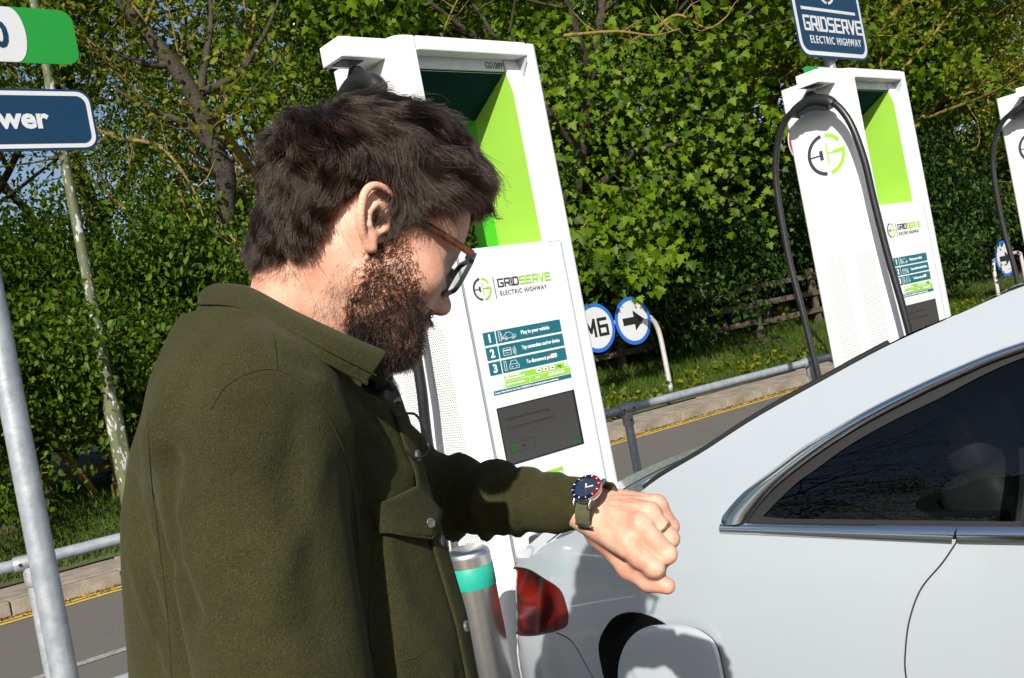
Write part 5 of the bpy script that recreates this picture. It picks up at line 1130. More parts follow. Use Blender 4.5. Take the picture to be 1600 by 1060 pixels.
def wool_mat():
    m = bpy.data.materials.new('olive_wool'); m.use_nodes = True; t = m.node_tree; b = bsdf(m); b.inputs['Roughness'].default_value = .95; b.inputs['Specular IOR Level'].default_value = .1; b.inputs['Sheen Weight'].default_value = .08; b.inputs['Sheen Roughness'].default_value = .5; b.inputs['Sheen Tint'].default_value = (.7, .72, .45, 1)
    tc = t.nodes.new('ShaderNodeTexCoord')
    def nz(sc, det, ro=.6):
        n = t.nodes.new('ShaderNodeTexNoise'); n.inputs['Scale'].default_value = sc; n.inputs['Detail'].default_value = det; n.inputs['Roughness'].default_value = ro; t.links.new(tc.outputs['Object'], n.inputs[0]); return n
    n1, n2, n3 = nz(760, 3), nz(9, 5), nz(330, 2)
    cr = t.nodes.new('ShaderNodeValToRGB'); e = cr.color_ramp.elements; e[0].position = .3; e[0].color = (.0158, .0162, .0060, 1); e[1].position = .72; e[1].color = (.0490, .0488, .0198, 1); t.links.new(n1.outputs[0], cr.inputs[0])
    c2 = t.nodes.new('ShaderNodeValToRGB'); e = c2.color_ramp.elements; e[0].position = .3; e[0].color = (.82, .82, .8, 1); e[1].position = .7; e[1].color = (1.15, 1.13, 1.08, 1); t.links.new(n2.outputs[0], c2.inputs[0])
    mu = t.nodes.new('ShaderNodeMix'); mu.data_type = 'RGBA'; mu.blend_type = 'MULTIPLY'; mu.inputs[0].default_value = 1; t.links.new(cr.outputs[0], mu.inputs[6]); t.links.new(c2.outputs[0], mu.inputs[7])
    vo = t.nodes.new('ShaderNodeTexVoronoi'); vo.inputs['Scale'].default_value = 260; vo.inputs['Randomness'].default_value = 1; t.links.new(tc.outputs['Object'], vo.inputs[0])
    lt = t.nodes.new('ShaderNodeMath'); lt.operation = 'LESS_THAN'; lt.inputs[1].default_value = .10; t.links.new(vo.outputs['Distance'], lt.inputs[0])
    sp = t.nodes.new('ShaderNodeSeparateColor'); t.links.new(vo.outputs['Color'], sp.inputs[0]); g2 = t.nodes.new('ShaderNodeMath'); g2.operation = 'GREATER_THAN'; g2.inputs[1].default_value = .78; t.links.new(sp.outputs[0], g2.inputs[0]); an = t.nodes.new('ShaderNodeMath'); an.operation = 'MULTIPLY'; t.links.new(lt.outputs[0], an.inputs[0]); t.links.new(g2.outputs[0], an.inputs[1])
    mx = t.nodes.new('ShaderNodeMix'); mx.data_type = 'RGBA'; t.links.new(an.outputs[0], mx.inputs[0]); t.links.new(mu.outputs[2], mx.inputs[6]); mx.inputs[7].default_value = (.11, .11, .075, 1); t.links.new(mx.outputs[2], b.inputs['Base Color'])
    ad = t.nodes.new('ShaderNodeMath'); ad.operation = 'ADD'; t.links.new(n1.outputs[0], ad.inputs[0]); t.links.new(n3.outputs[0], ad.inputs[1]); bp = t.nodes.new('ShaderNodeBump'); bp.inputs['Strength'].default_value = .5; bp.inputs['Distance'].default_value = .0025; t.links.new(ad.outputs[0], bp.inputs['Height']); b2 = t.nodes.new('ShaderNodeBump'); b2.inputs['Strength'].default_value = .5; b2.inputs['Distance'].default_value = .009; n5 = nz(21, 3, .5); t.links.new(n5.outputs[0], b2.inputs['Height']); t.links.new(b2.outputs[0], bp.inputs['Normal']); t.links.new(bp.outputs[0], b.inputs['Normal'])
    return m
M_wool = wool_mat()
def hair_mat(name, c1, c2, rough=.35):
    m = bpy.data.materials.new(name); m.use_nodes = True; t = m.node_tree; out = t.nodes['Material Output']; t.nodes.remove(bsdf(m))
    h = t.nodes.new('ShaderNodeBsdfHairPrincipled'); h.parametrization = 'COLOR'; hi = t.nodes.new('ShaderNodeHairInfo'); cr = t.nodes.new('ShaderNodeValToRGB'); e = cr.color_ramp.elements; e[0].color = (*c1, 1); e[1].color = (*c2, 1)
    t.links.new(hi.outputs['Random'], cr.inputs[0]); t.links.new(cr.outputs[0], h.inputs['Color']); h.inputs['IOR'].default_value = 1.42; h.inputs['Roughness'].default_value = rough; h.inputs['Radial Roughness'].default_value = .4; h.inputs['Random Roughness'].default_value = .2; t.links.new(h.outputs[0], out.inputs[0]); return m
M_hair = hair_mat('dark_brown_hair', (.0046, .0023, .0012), (.021, .0102, .0050), .28); M_beard = hair_mat('brown_beard_hair', (.0026, .0015, .001), (.0105, .006, .0038), .36)
def A3(v): return np.array(v, float)
PF, PS = Vector((.9855, -.17, 0)), Vector((-.17, -.9855, 0)); PO = Vector((-.27, 1.05, 0))
man = empty('person', (PO.x, PO.y, 0)); tag(man, 'bearded man in glasses and olive overshirt looking down at his wristwatch', 'person')
def own(o): o.matrix_parent_inverse = Matrix.Translation(-PO); return o
# ---- head, in its own frame (x face, y left, z up; origin midway between the ears)
HYAW, HPIT, HS = R(24), R(34), .975
er = at(594, 350, .955)
rt = Vector((math.sin(HYAW), -math.cos(HYAW), 0)); fw = Vector((math.cos(HPIT) * math.cos(HYAW), math.cos(HPIT) * math.sin(HYAW), -math.sin(HPIT))); upv = (-rt).cross(fw) * -1
upv = fw.cross(-rt)
HC = er - rt * .074
HM = Matrix(((fw.x, -rt.x, upv.x, HC.x), (fw.y, -rt.y, upv.y, HC.y), (fw.z, -rt.z, upv.z, HC.z), (0, 0, 0, 1))) @ Matrix.Scale(HS, 4)
HMn = np.array(HM); HMi = HM.inverted()
def toW(P): return P @ HMn[:3, :3].T + HMn[:3, 3]
nb = HMi @ Vector((-.25, 1.055, 1.46)); nt_ = HMi @ Vector((-.187, 1.045, 1.612))     # neck foot and nape
F1 = Field((-.2, -.12, -.25), (.15, .12, .165), .0027)
F1.ell((-.008, 0, .038), (.099, .0765, .094), .0); F1.ell((.035, 0, .01), (.064, .066, .085), .03)
F1.ell((.045, 0, -.045), (.052, .054, .062), .03)
for s in (-1, 1):
    F1.cone((.008, s * .052, -.048), (.070, s * .022, -.089), .021, .018, .022); F1.ell((.066, s * .042, -.018), (.024, .020, .018), .018); F1.cone((.084, s * .012, .022), (.074, s * .046, .020), .010, .009, .014)
F1.cone((.080, -.016, -.092), (.080, .016, -.092), .019, .019, .018)
F1.ell((.070, 0, .055), (.024, .05, .035), .03)
for s in (-1, 1): F1.cut((.098, s * .032, -.002), (.016, .017, .012), .012)
F1.cone((.089, 0, .010), (.108, 0, -.026), .0075, .0095, .009); F1.ell((.109, 0, -.0305), (.0125, .0128, .0105), .006)
for s in (-1, 1): F1.ell((.0985, s * .0135, -.0355), (.0125, .0085, .0085), .006)
for s in (-1, 1): F1.cut((.1015, s * .0075, -.0425), (.006, .0040, .005), .003)
F1.cone((.094, -.016, -.0605), (.094, .016, -.0605), .0075, .0075, .006); F1.cone((.0975, -.010, -.0605), (.0975, .010, -.0605), .0065, .0065, .005); F1.cone((.0945, -.013, -.0715), (.0945, .013, -.0715), .0075, .0075, .005); F1.ridge([(.104, -.022, -.066), (.107, 0, -.066), (.104, .022, -.066)], .0022, -.0025)
for s in (-1, 1):
    F1.ell((.0795, s * .032, -.002), (.0145, .0155, .0135), .002); F1.ridge([(.094, s * .02, -.004), (.0955, s * .032, -.0065), (.090, s * .046, -.004)], .0016, -.0022)
F1.cone(tuple(nt_), tuple(nb), .057, .066, .03); F1.cone((-.032, 0, -.03), tuple((nt_ + nb) / 2), .055, .061, .025)
F1.cone((.03, .045, -.06), tuple(nb + Vector((.03, .0, 0))), .012, .012, .03); F1.cone((-.02, -.05, -.03), tuple(nb + Vector((.055, .0, .01))), .012, .012, .03)
hV, hF = F1.mesh(); hV = relax(hV, hF, 2, .4)
# ear, finer grid
def ear(s):
    E = Field((-.034, -.004, -.040), (.024, .034, .040), .00105)
    a = R(14)
    def e3(x, z, o): return (x * math.cos(a) - z * math.sin(a) * .35 - .002, o + .35 * max(0, -x + .004), z)
    rimP = [e3(x, z, o) for x, z, o in ((.010, .008, .003), (.0125, .018, .007), (.0095, .0265, .011), (.002, .0315, .014), (-.0075, .0315, .0155), (-.0155, .0255, .0165), (-.0195, .014, .017), (-.018, -.001, .0155), (-.0135, -.014, .0125), (-.007, -.024, .009), (.001, -.0295, .007))]
    rimP = [tuple(v) for v in catmull(rimP, 3)]
    for p, q in zip(rimP[:-1], rimP[1:]): E.cone(p, q, .0036, .0036, .0012)
    E.ell(e3(-.003, .004, .007), (.0165, .0065, .028), .003)                      # the plate
    E.cone(e3(.001, -.024, .006), e3(.003, -.030, .007), .0068, .0062, .005)       # lobe
    E.ell((.0, -.001, 0), (.018, .006, .026), .006)
    E.cut(e3(-.0105, .012, .0165), (.0042, .006, .0135), .003); E.cut(e3(.0, .0255, .013), (.008, .0045, .0035), .003)
    an_ = [e3(x, z, o) for x, z, o in ((.002, .019, .0115), (-.006, .012, .013), (-.0095, .001, .013), (-.006, -.0105, .0115), (.002, -.0155, .010))]
    E.cut(e3(.002, -.001, .0155), (.0085, .009, .0125), .003); E.cut((.005, .004, .0), (.0038, .012, .0045), .002)
    for p, q in zip(an_[:-1], an_[1:]): E.cone(p, q, .0028, .0028, .0025)
    E.ell(e3(.0115, -.003, .0075), (.0042, .0048, .006), .003); E.cone(e3(.010, .011, .004), e3(.003, .006, .009), .0028, .002, .003)
    V_, F_ = E.mesh(); V_ = relax(V_, F_, 1, .4); V_ = V_ * np.array([1.12, .95, .92]); V_[:, 1] = V_[:, 1] + .0715; V_[:, 2] += .001; V_[:, 0] -= .004
    if s < 0: V_[:, 1] *= -1; F_ = F_[:, ::-1]
    return V_, F_
eV, eF = ear(-1); gV, gF = ear(1)
parts_V = [toW(hV), toW(eV), toW(gV)]; parts_F = [hF, eF, gF]
# ---- the left hand, loosely closed, back towards us
def lerp(a, b, t): return a + (b - a) * t
W0 = at(918, 792, 1.30); K = [at(978, 846, 1.235), at(997, 818, 1.236), at(1013, 800, 1.250), at(1026, 787, 1.272)]; PP = [at(1022, 887, 1.228), at(1042, 866, 1.234), at(1047, 842, 1.252), at(1048, 823, 1.277)]
def curl(m_, p_, ang):
    k = m_.cross(p_).normalized(); return Matrix.Rotation(R(ang), 3, k) @ p_
fing = []
for i in range(4):
    m_ = (K[i] - W0).normalized(); p_ = (PP[i] - K[i]).normalized(); L2, L3 = ((.026, .021), (.030, .022), (.028, .022), (.021, .019))[i]
    d2 = curl(m_, p_, (74, 78, 80, 76)[i]).normalized(); d3 = curl(m_, d2, 50).normalized() if False else Matrix.Rotation(R(55), 3, m_.cross(p_).normalized()) @ d2
    q2 = PP[i] + d2 * L2; fing.append([K[i], PP[i], q2, q2 + d3 * L3])
T0, T1, T2, T3 = at(938, 832, 1.30), at(984, 886, 1.268), at(1014, 908, 1.250), at(1042, 916, 1.236)
allp = [p for f in fing for p in f] + [T0, T1, T2, T3, W0]
lo = [min(p[k] for p in allp) - .03 for k in range(3)]; hi = [max(p[k] for p in allp) + .022 for k in range(3)]; lo[0] -= .03
H = Field(lo, hi, .00115)
fa = at(800, 778, 1.40); fdir = (W0 - fa).normalized(); palmn = ((K[3] - K[0]).cross(K[1] - W0)).normalized()
if palmn.y > 0: palmn = -palmn          # out of the back of the hand
rad = (.0132, .0132, .0125, .0112)
for i in range(4):
    b0 = lerp(W0, (W0 + (K[i] - K[1]) * .55), .9) + (K[i] - W0) * .12 - palmn * .004
    H.cone(A3(b0), A3(K[i] - palmn * .004), .0165, rad[i] + .0025, .012)
H.cone(A3(W0 - palmn * .012 + (K[0] - W0) * .3), A3(lerp(K[0], K[3], .5) - palmn * .014), .016, .012, .015)
side_ = (K[0] - K[3]).normalized()
for o_ in (-.012, 0, .012): H.cone(A3(fa + side_ * o_), A3(W0 + side_ * o_ - palmn * .004), .020, .0175, .01)
for i in range(4):
    r_ = rad[i]; H.chain([A3(K[i] - palmn * .003)] + [A3(p) for p in fing[i][1:]], [r_ * 1.08, r_ * .95, r_ * .86, r_ * .74], .0035)
    H.ell(A3(K[i] + palmn * .0015), (.0095, .0095, .0095), .006); H.ell(A3(PP[i] + palmn * .001), (r_ * .90, r_ * .90, r_ * .90), .003)
for i in range(3):   # clefts between the fingers, tendons on the back
    a_, b_ = (K[i] + K[i + 1]) / 2 + ((PP[i] - K[i]) + (PP[i + 1] - K[i + 1])) * .16 + palmn * .004, (PP[i] + PP[i + 1]) / 2 + palmn * .004
    H.ridge([A3(a_), A3(b_)], .0020, -.0024)
for i in range(4):
    pd = (PP[i] - K[i]).normalized()
    for dd_ in (-.0035, .0, .0035): H.ridge([A3(PP[i] + pd * dd_ + palmn * rad[i] * .8 - side_ * .004), A3(PP[i] + pd * dd_ + palmn * rad[i] * .8 + side_ * .004)], .0010, -.0012)
    H.ridge([A3(lerp(W0, K[i], .45) + palmn * .012), A3(lerp(W0, K[i], .9) + palmn * .012)], .0032, .0016)
H.chain([A3(T0), A3(T1), A3(T2), A3(T3)], [.019, .0150, .0128, .0104], .007)
H.cone(A3(T0), A3(K[0] - palmn * .008), .016, .012, .014); H.cone(A3(T1), A3(lerp(K[0], PP[0], .35) - palmn * .014), .011, .011, .012); H.cone(A3(lerp(T1, T2, .5)), A3(lerp(K[0], PP[0], .75) - palmn * .016), .009, .010, .008)
H.ridge([A3(T2 + side_ * .008 - (T3 - T2) * .1), A3(T2 - side_ * .008)], .0018, -.0012)
nV, nF = H.mesh(); nV = relax(nV, nF, 1, .4); parts_V.append(nV); parts_F.append(nF)
# ---- right hand hanging relaxed, below the picture
RH = Field((-.25, .76, .66), (-.04, .97, .98), .0026)
w1 = (-.165, .865, .93); RH.cone((-.19, .868, 1.02), w1, .026, .024, .01)
for i, (dx, dy, L_) in enumerate(((.035, -.004, .155), (.014, -.009, .17), (-.008, -.009, .16), (-.028, -.004, .13))):
    kx, ky = w1[0] + .012 + dx * .9, w1[1] + dy; RH.cone(w1, (kx, ky, .845), .018, .0125, .015); RH.chain([(kx, ky, .845), (kx + .012, ky + .012, .845 - L_ * .32), (kx + .010, ky + .032, .845 - L_ * .52), (kx - .002, ky + .048, .845 - L_ * .64)], [.011, .0095, .009, .0075], .004)
RH.chain([w1, (w1[0] + .045, w1[1] + .012, .875), (w1[0] + .06, w1[1] + .02, .83), (w1[0] + .056, w1[1] + .03, .80)], [.018, .013, .0105, .0085], .006)
rV, rF = RH.mesh(); rV = relax(rV, rF, 1, .4); parts_V.append(rV); parts_F.append(rF)
BC = Field((-.42, .84, .90), (.10, 1.50, 1.56), .011)
BC.ell((PO.x, PO.y, 1.25), (.11, .12, .26), 0); BC.chain([(-.24, 1.05, 1.55), (-.26, 1.05, 1.42), (-.24, .92, 1.45), (-.246, .866, 1.16), (-.175, .866, .96)], [.045, .06, .045, .035, .024], .02); BC.chain([(-.26, 1.05, 1.42), (-.325, 1.22, 1.43), tuple(at(664, 772, 1.415)), tuple(W0 - (W0 - fa).normalized() * .03)], [.06, .045, .034, .020], .02)
cV, cF = BC.mesh(); parts_V.append(cV); parts_F.append(cF)
off = 0; FF = []
for v, f in zip(parts_V, parts_F): FF.append(f + off); off += len(v)
own(link(np_mesh('body', np.concatenate(parts_V), np.concatenate(FF)), 'body', M_skin, man))
# ---- overshirt
J = Field((-.56, .72, .74), (.12, 1.52, 1.66), .0052)
f_ = (J.X - PO.x) * PF.x + (J.Y - PO.y) * PF.y; s_ = (J.X - PO.x) * PS.x + (J.Y - PO.y) * PS.y; z_ = J.Z[0, 0]
TZ = [.74, .95, 1.15, 1.23, 1.34, 1.40, 1.465, 1.525, 1.57, 1.61, 1.66]
TC = [.0, -.004, -.010, -.008, -.006, -.003, .006, .020, .022, .034, .045]; TA = [.172, .174, .176, .175, .161, .152, .135, .108, .082, .070, .06]; TB = [.185, .18, .172, .168, .160, .158, .160, .158, .125, .085, .07]
tc_, ta_, tb_ = (np.interp(z_, TZ, T).astype(np.float32)[None, None, :] for T in (TC, TA, TB))
J.d = ((np.sqrt(((f_ - tc_) / ta_) ** 2 + (s_ / tb_) ** 2) - 1) * np.minimum(ta_, tb_)).astype(np.float32)
J.d = np.maximum(J.d, .752 - J.Z)
SR_, SL_ = (-.245, .895, 1.468), (-.250, 1.245, 1.445)
J.cone((-.262, 1.0, 1.51), SR_, .062, .078, .05); J.cone((-.262, 1.1, 1.50), SL_, .06, .07, .05)
J.cone(SR_, (-.249, .885, 1.41), .080, .079, .03); J.cone((-.249, .885, 1.41), (-.251, .862, 1.16), .0795, .071, .004)
J.cone((-.246, .862, 1.16), (-.185, .862, .955), .070, .050, .03)
el = A3(at(664, 772, 1.415)); wr = A3(at(921, 788, 1.310)); m1 = el + (wr - el) * .45
J.chain([SL_, tuple(el)], [.072, .060], .03); J.cone(tuple(el), tuple(m1), .059, .052, .02); J.cone(tuple(m1), tuple(wr), .052, .037, .01)
J.smax(((J.X - wr[0]) * float(wr[0] - m1[0]) + (J.Y - wr[1]) * float(wr[1] - m1[1]) + (J.Z - wr[2]) * float(wr[2] - m1[2])) / float(np.linalg.norm(wr - m1)) - .004, .004)
# folds: ring creases on the bent sleeve
ax_ = (wr - el) / np.linalg.norm(wr - el); u_ = ((J.X - el[0]) * ax_[0] + (J.Y - el[1]) * ax_[1] + (J.Z - el[2]) * ax_[2]) / np.linalg.norm(wr - el)
dl_, _t = J.seg(tuple(el - ax_ * .05), tuple(wr)); near = np.exp(-(np.maximum(dl_ - .06, 0) / .02) ** 2)
wob = .035 * np.sin(31 * J.Z + 17 * J.Y + 2) + .03 * np.sin(23 * J.X - 29 * J.Z)
env = np.clip(1.15 - u_, .15, 1) * np.clip((u_ + .35) * 4, 0, 1)
J.d = J.d - near * env * (.0075 * (1.1 - 2 * np.abs(np.sin(15 * (u_ + wob))) ** .7) + .0034 * np.sin(57 * (u_ + wob * 1.6) + 1.3))
# soft overall drape
J.d = J.d - .0022 * np.sin(14 * J.X + 9 * J.Z + 11 * J.Y) * np.sin(8 * J.Z + 1.) - .0012 * np.sin(37 * J.X + 12 * J.Z) * np.sin(19 * J.Y - 8 * J.Z)
qV, qF = J.mesh(); pre = BVHTree.FromPolygons([tuple(v) for v in qV], [tuple(int(i) for i in f) for f in qF])
def jr(px, w_, amp):
    P = []
    for x, y, d in px:
        h = pre.ray_cast(EYE, ray(x, y).normalized()); P.append(A3(h[0]) if h[0] is not None else A3(at(x, y, d)))
    J.ridge(P, w_, amp)
jr([(268, 720, .93), (262, 800, .93), (272, 880, .92), (300, 960, .91)], .008, -.026)      # crease behind the arm
jr([(243, 690, .96), (238, 760, .97), (250, 840, .95)], .012, .013); jr([(266, 770, .9), (262, 790, .9), (268, 805, .9)], .008, .008)
jr([(548, 640, .90), (575, 760, .90), (590, 900, .90), (600, 1060, .90)], .010, -.014)     # crease in front of the arm
jr([(500, 600, .90), (545, 660, .90), (560, 720, .90)], .012, .006)
jr([(460, 560, .90), (520, 620, .89), (560, 700, .90)], .008, -.004)
jr([(240, 880, .97), (275, 960, .95), (300, 1060, .94)], .012, .007); jr([(225, 820, 1.0), (245, 930, .98), (250, 1040, .98)], .012, -.006)
jr([(430, 760, .82), (480, 860, .82), (510, 1000, .82)], .016, -.004); jr([(380, 700, .82), (420, 820, .81), (430, 960, .81)], .02, .004)
jr([(300, 870, .84), (350, 920, .82), (420, 930, .81)], .012, .0035); jr([(330, 980, .83), (400, 1000, .81), (480, 980, .81)], .012, -.003)
jr([(600, 860, .95), (640, 960, .95), (700, 1050, .96)], .014, .005)
jr([(345, 640, .83), (330, 740, .82), (345, 860, .82)], .018, .005); jr([(470, 640, .84), (455, 720, .82), (470, 800, .82)], .012, -.004); jr([(500, 720, .85), (470, 830, .82), (440, 900, .82)], .012, .004)
jr([(210, 760, 1.02), (232, 840, 1.0), (275, 900, .96)], .009, -.007); jr([(205, 860, 1.02), (235, 960, 1.0), (262, 1040, .97)], .010, .007); jr([(280, 560, .98), (250, 640, .98), (235, 700, .98)], .016, .005)
jr([(345, 520, .99), (300, 590, .98), (275, 650, .97)], .012, -.005); jr([(560, 640, .93), (600, 700, .95), (640, 740, .97)], .010, .005); jr([(545, 600, .92), (590, 660, .94), (625, 720, .96)], .008, -.005)
rn_ = np.sqrt((J.X + .235) ** 2 + (J.Y - 1.05) ** 2); J.smax(J.Z - (1.568 - .73 * (f_ + .03)) - np.maximum(0, rn_ - .098) * 2.2, .006)
jV, jF = J.mesh(); jV = relax(jV, jF, 1, .5)
# open neck and cuff: drop the faces inside the collar
nrm = vnormals(jV, jF)
jm = np_mesh('overshirt', jV, jF); jack = own(link(jm, 'overshirt', M_wool, man))
md = jack.modifiers.new('s', 'SUBSURF'); md.levels = 1; md.render_levels = 1
jb = BVHTree.FromPolygons([tuple(v) for v in jV], [tuple(int(i) for i in f) for f in jF])
def on(px, py, lift=0.):
    h = jb.ray_cast(EYE, ray(px, py).normalized())
    if h[0] is None: return None
    n = h[1]; n = n if n.dot(ray(px, py)) < 0 else -n
    return h[0] + n * lift
M_thr = mat('olive_thread', (.06, .06, .03), .9); M_wedge = mat('olive_wool_edge', (.045, .046, .019), .95, bump=.5, bscale=500)
def sewn(name, pts, r=.0007, lift=.0002, m=None):
    P = [on(x, y, lift) for x, y in resample(smooth2(pts, 5), 5)]; P = [p for p in P if p is not None]
    if len(P) > 2: return own2(MB().tube(P, r, 6).build(name, m or M_wool, jack, 60))
def own2(o): return o
sewn('yoke_seam', [(425, 520), (430, 545), (432, 578)]); sewn('sleeve_seam', [(330, 640), (352, 605), (390, 583), (432, 578), (470, 600), (505, 640), (535, 700), (552, 780), (560, 860)]); sewn('shoulder_seam', [(432, 524), (480, 565), (520, 610)], .0005)
def cloth_patch(name, quad, nu, nv, lift, th, m=M_wool, parent=None, puff=0.):
    """a sewn-on piece: corners in order, laid on the overshirt"""
    P = []
    for i in range(nu + 1):
        u = i / nu; row = []
        for j in range(nv + 1):
            v = j / nv; a, b, c, d = [Vector(q) for q in quad]
            x = (a * (1 - u) + b * u) * (1 - v) + (d * (1 - u) + c * u) * v; q = on(x.x, x.y, lift + puff * math.sin(math.pi * u) * math.sin(math.pi * v)); row.append(q)
        P.append(row)
    if any(q is None for r in P for q in r): return None
    b = MB(); b.grid(P); o = b.build(name, m, parent or jack, 60, recalc=False)
    sm_ = o.modifiers.new('t', 'SOLIDIFY'); sm_.thickness = th; sm_.offset = 0; sb_ = o.modifiers.new('s', 'SUBSURF'); sb_.levels = 1; sb_.render_levels = 1
    return own2(o)
# ---- collar, placket, pockets, buttons
def pframe(P):     # into person coordinates (forward, right, up) and back
    d = P - PO; return Vector((d.dot(PF), d.dot(PS), P.z))
def pworld(q): return Vector((PO.x, PO.y, 0)) + PF * q.x + PS * q.y + Vector((0, 0, q.z))
tA = [at(*p) for p in ((337, 445, 1.045), (388, 449, .985), (459, 487, .935), (536, 523, .925), (604, 551, .945))]; tB = [at(*p) for p in ((327, 484, 1.045), (376, 494, .965), (424, 521, .912), (489, 563, .893), (567, 609, .915))]
def mirr(P): q = pframe(P); q.y = -q.y * .92; k_ = max(0, q.x - .02); q.x -= k_ * .38; q.z -= k_ * .12; return pworld(q)
c0a, c0b = pframe(tA[0]), pframe(tB[0]); c0a.y = 0; c0b.y = 0
topE = catmull([mirr(p) for p in tA[:0:-1]] + [pworld(c0a)] + tA[1:], 8); botE = catmull([mirr(p) for p in tB[:0:-1]] + [pworld(c0b)] + tB[1:], 8)
b = MB(); rows = []
neck_c = Vector((-.235, 1.05, 0))
for j in range(9):
    v = j / 8; row = []
    for a, c in zip(topE, botE):
        p = a.lerp(c, v); o = Vector((p.x - neck_c.x, p.y - neck_c.y, 0)).normalized(); row.append(p + o * (.010 * math.sin(math.pi * v) ** .8 + .010 * v * v) + Vector((0, 0, .004 * math.sin(math.pi * v) + .005 * v)))
    rows.append(row)
# the stand inside the fold
for j in range(1, 5):
    v = j / 4; rows.insert(0, [a + Vector((neck_c.x - a.x, neck_c.y - a.y, 0)).normalized() * (.006 + .004 * v) + Vector((0, 0, -.032 * v)) for a in topE])
b.grid(rows); clr = b.build('collar', M_wool, jack, 70, recalc=True); md = clr.modifiers.new('t', 'SOLIDIFY'); md.thickness = .0045; md.offset = 0; md = clr.modifiers.new('s', 'SUBSURF'); md.levels = 1; md.render_levels = 1; own2(clr)
st_ = MB(); st_.tube([a.lerp(c, .86) + Vector((a.x - neck_c.x, a.y - neck_c.y, 0)).normalized() * .0165 + Vector((0, 0, .0062)) for a, c in zip(topE, botE)], .0007, 5); own2(st_.build('collar_stitching', M_wool, jack))
b = MB(); b.tube([p + Vector((p.x - neck_c.x, p.y - neck_c.y, 0)).normalized() * .0112 + Vector((0, 0, .005)) for p in botE], .0022, 6); own2(b.build('collar_edge', M_wool, jack, 60))
def onf(s, z, lift=.0):
    o = PO + PF * .8 + PS * s + Vector((0, 0, z)); h = jb.ray_cast(o, -PF)
    if h[0] is None: return None
    n = h[1] if h[1].dot(PF) > 0 else -h[1]; return h[0] + n * lift
def front_strip(name, s0, s1, z0, z1, lift, th, ns=5, nz=60):
    P = [[onf(s0 + (s1 - s0) * i / ns, z0 + (z1 - z0) * j / nz, lift) for i in range(ns + 1)] for j in range(nz + 1)]
    P = [r for r in P if all(q is not None for q in r)]
    b = MB(); b.grid(P); o = b.build(name, M_wool, jack, 60, recalc=False); m = o.modifiers.new('t', 'SOLIDIFY'); m.thickness = th; m.offset = 0; m = o.modifiers.new('s', 'SUBSURF'); m.levels = 1; m.render_levels = 1; return own2(o)
front_strip('button_placket', -.018, .020, .78, 1.475, .0035, .004)
M_btn = mat('grey_horn_button', (.09, .09, .095), .35, var=.3, vscale=300)
def button(p, n, r, parent):
    M = frame(p, n.orthogonal(), n.cross(n.orthogonal())); x = Vector((M[0][2], M[1][2], M[2][2]))
    if x.dot(n) < 0: M = M @ Matrix.Rotation(math.pi, 4, 'X')
    b = MB(); b.lathe([(0, .0012), (r * .5, .0012), (r * .62, .002), (r * .85, .0022), (r, .0014), (r, -.001)], 20, M); return own2(b.build('button', M_btn, parent, 40))
for z in (1.40, 1.31, 1.22, 1.12, 1.02, .92):
    p = onf(.001, z, .0058)
    if p is not None: button(p, PF, .006, jack)
def flap_patch(name, topP, botP, lift, th, nu=10, nv=7):
    T_, B_ = arclen(topP, nu), arclen(botP, nu); P = []
    for i in range(nu + 1):
        P.append([on(T_[i][0] + (B_[i][0] - T_[i][0]) * j / nv, T_[i][1] + (B_[i][1] - T_[i][1]) * j / nv, lift + .004 * (j / nv) ** 1.5 + .0015 * math.sin(3.1 * i / nu)) for j in range(nv + 1)])
    b = MB(); b.grid(P); o = b.build(name, M_wool, jack, 70, recalc=False); m = o.modifiers.new('t', 'SOLIDIFY'); m.thickness = th; m.offset = 0; m = o.modifiers.new('s', 'SUBSURF'); m.levels = 1; m.render_levels = 1; own2(o)
    ed = [r[-1] for r in P]; lt = P[0]; rt_ = P[-1]
    e = MB(); e.tube(lt + ed[1:-1] + rt_[::-1], .0014, 6); own2(e.build('flap_edge', M_wool, o, 60)); return o
fp = flap_patch('pocket_flap', [(578, 792), (612, 776), (646, 759)], [(592, 834), (630, 840), (662, 845), (672, 822), (679, 801)], .004, .0045)
pb_ = on(658, 821, .0105)
if pb_ is not None: button(pb_, (EYE - pb_ + PF * .8).normalized(), .0052, fp)
sewn('pocket_seam', [(586, 842), (577, 930), (577, 1000), (592, 1036), (640, 1030), (655, 1024)], .0007, .0002)
sewn('side_seam', [(230, 640), (236, 740), (250, 860), (262, 960), (268, 1058)], .0006, .0002)
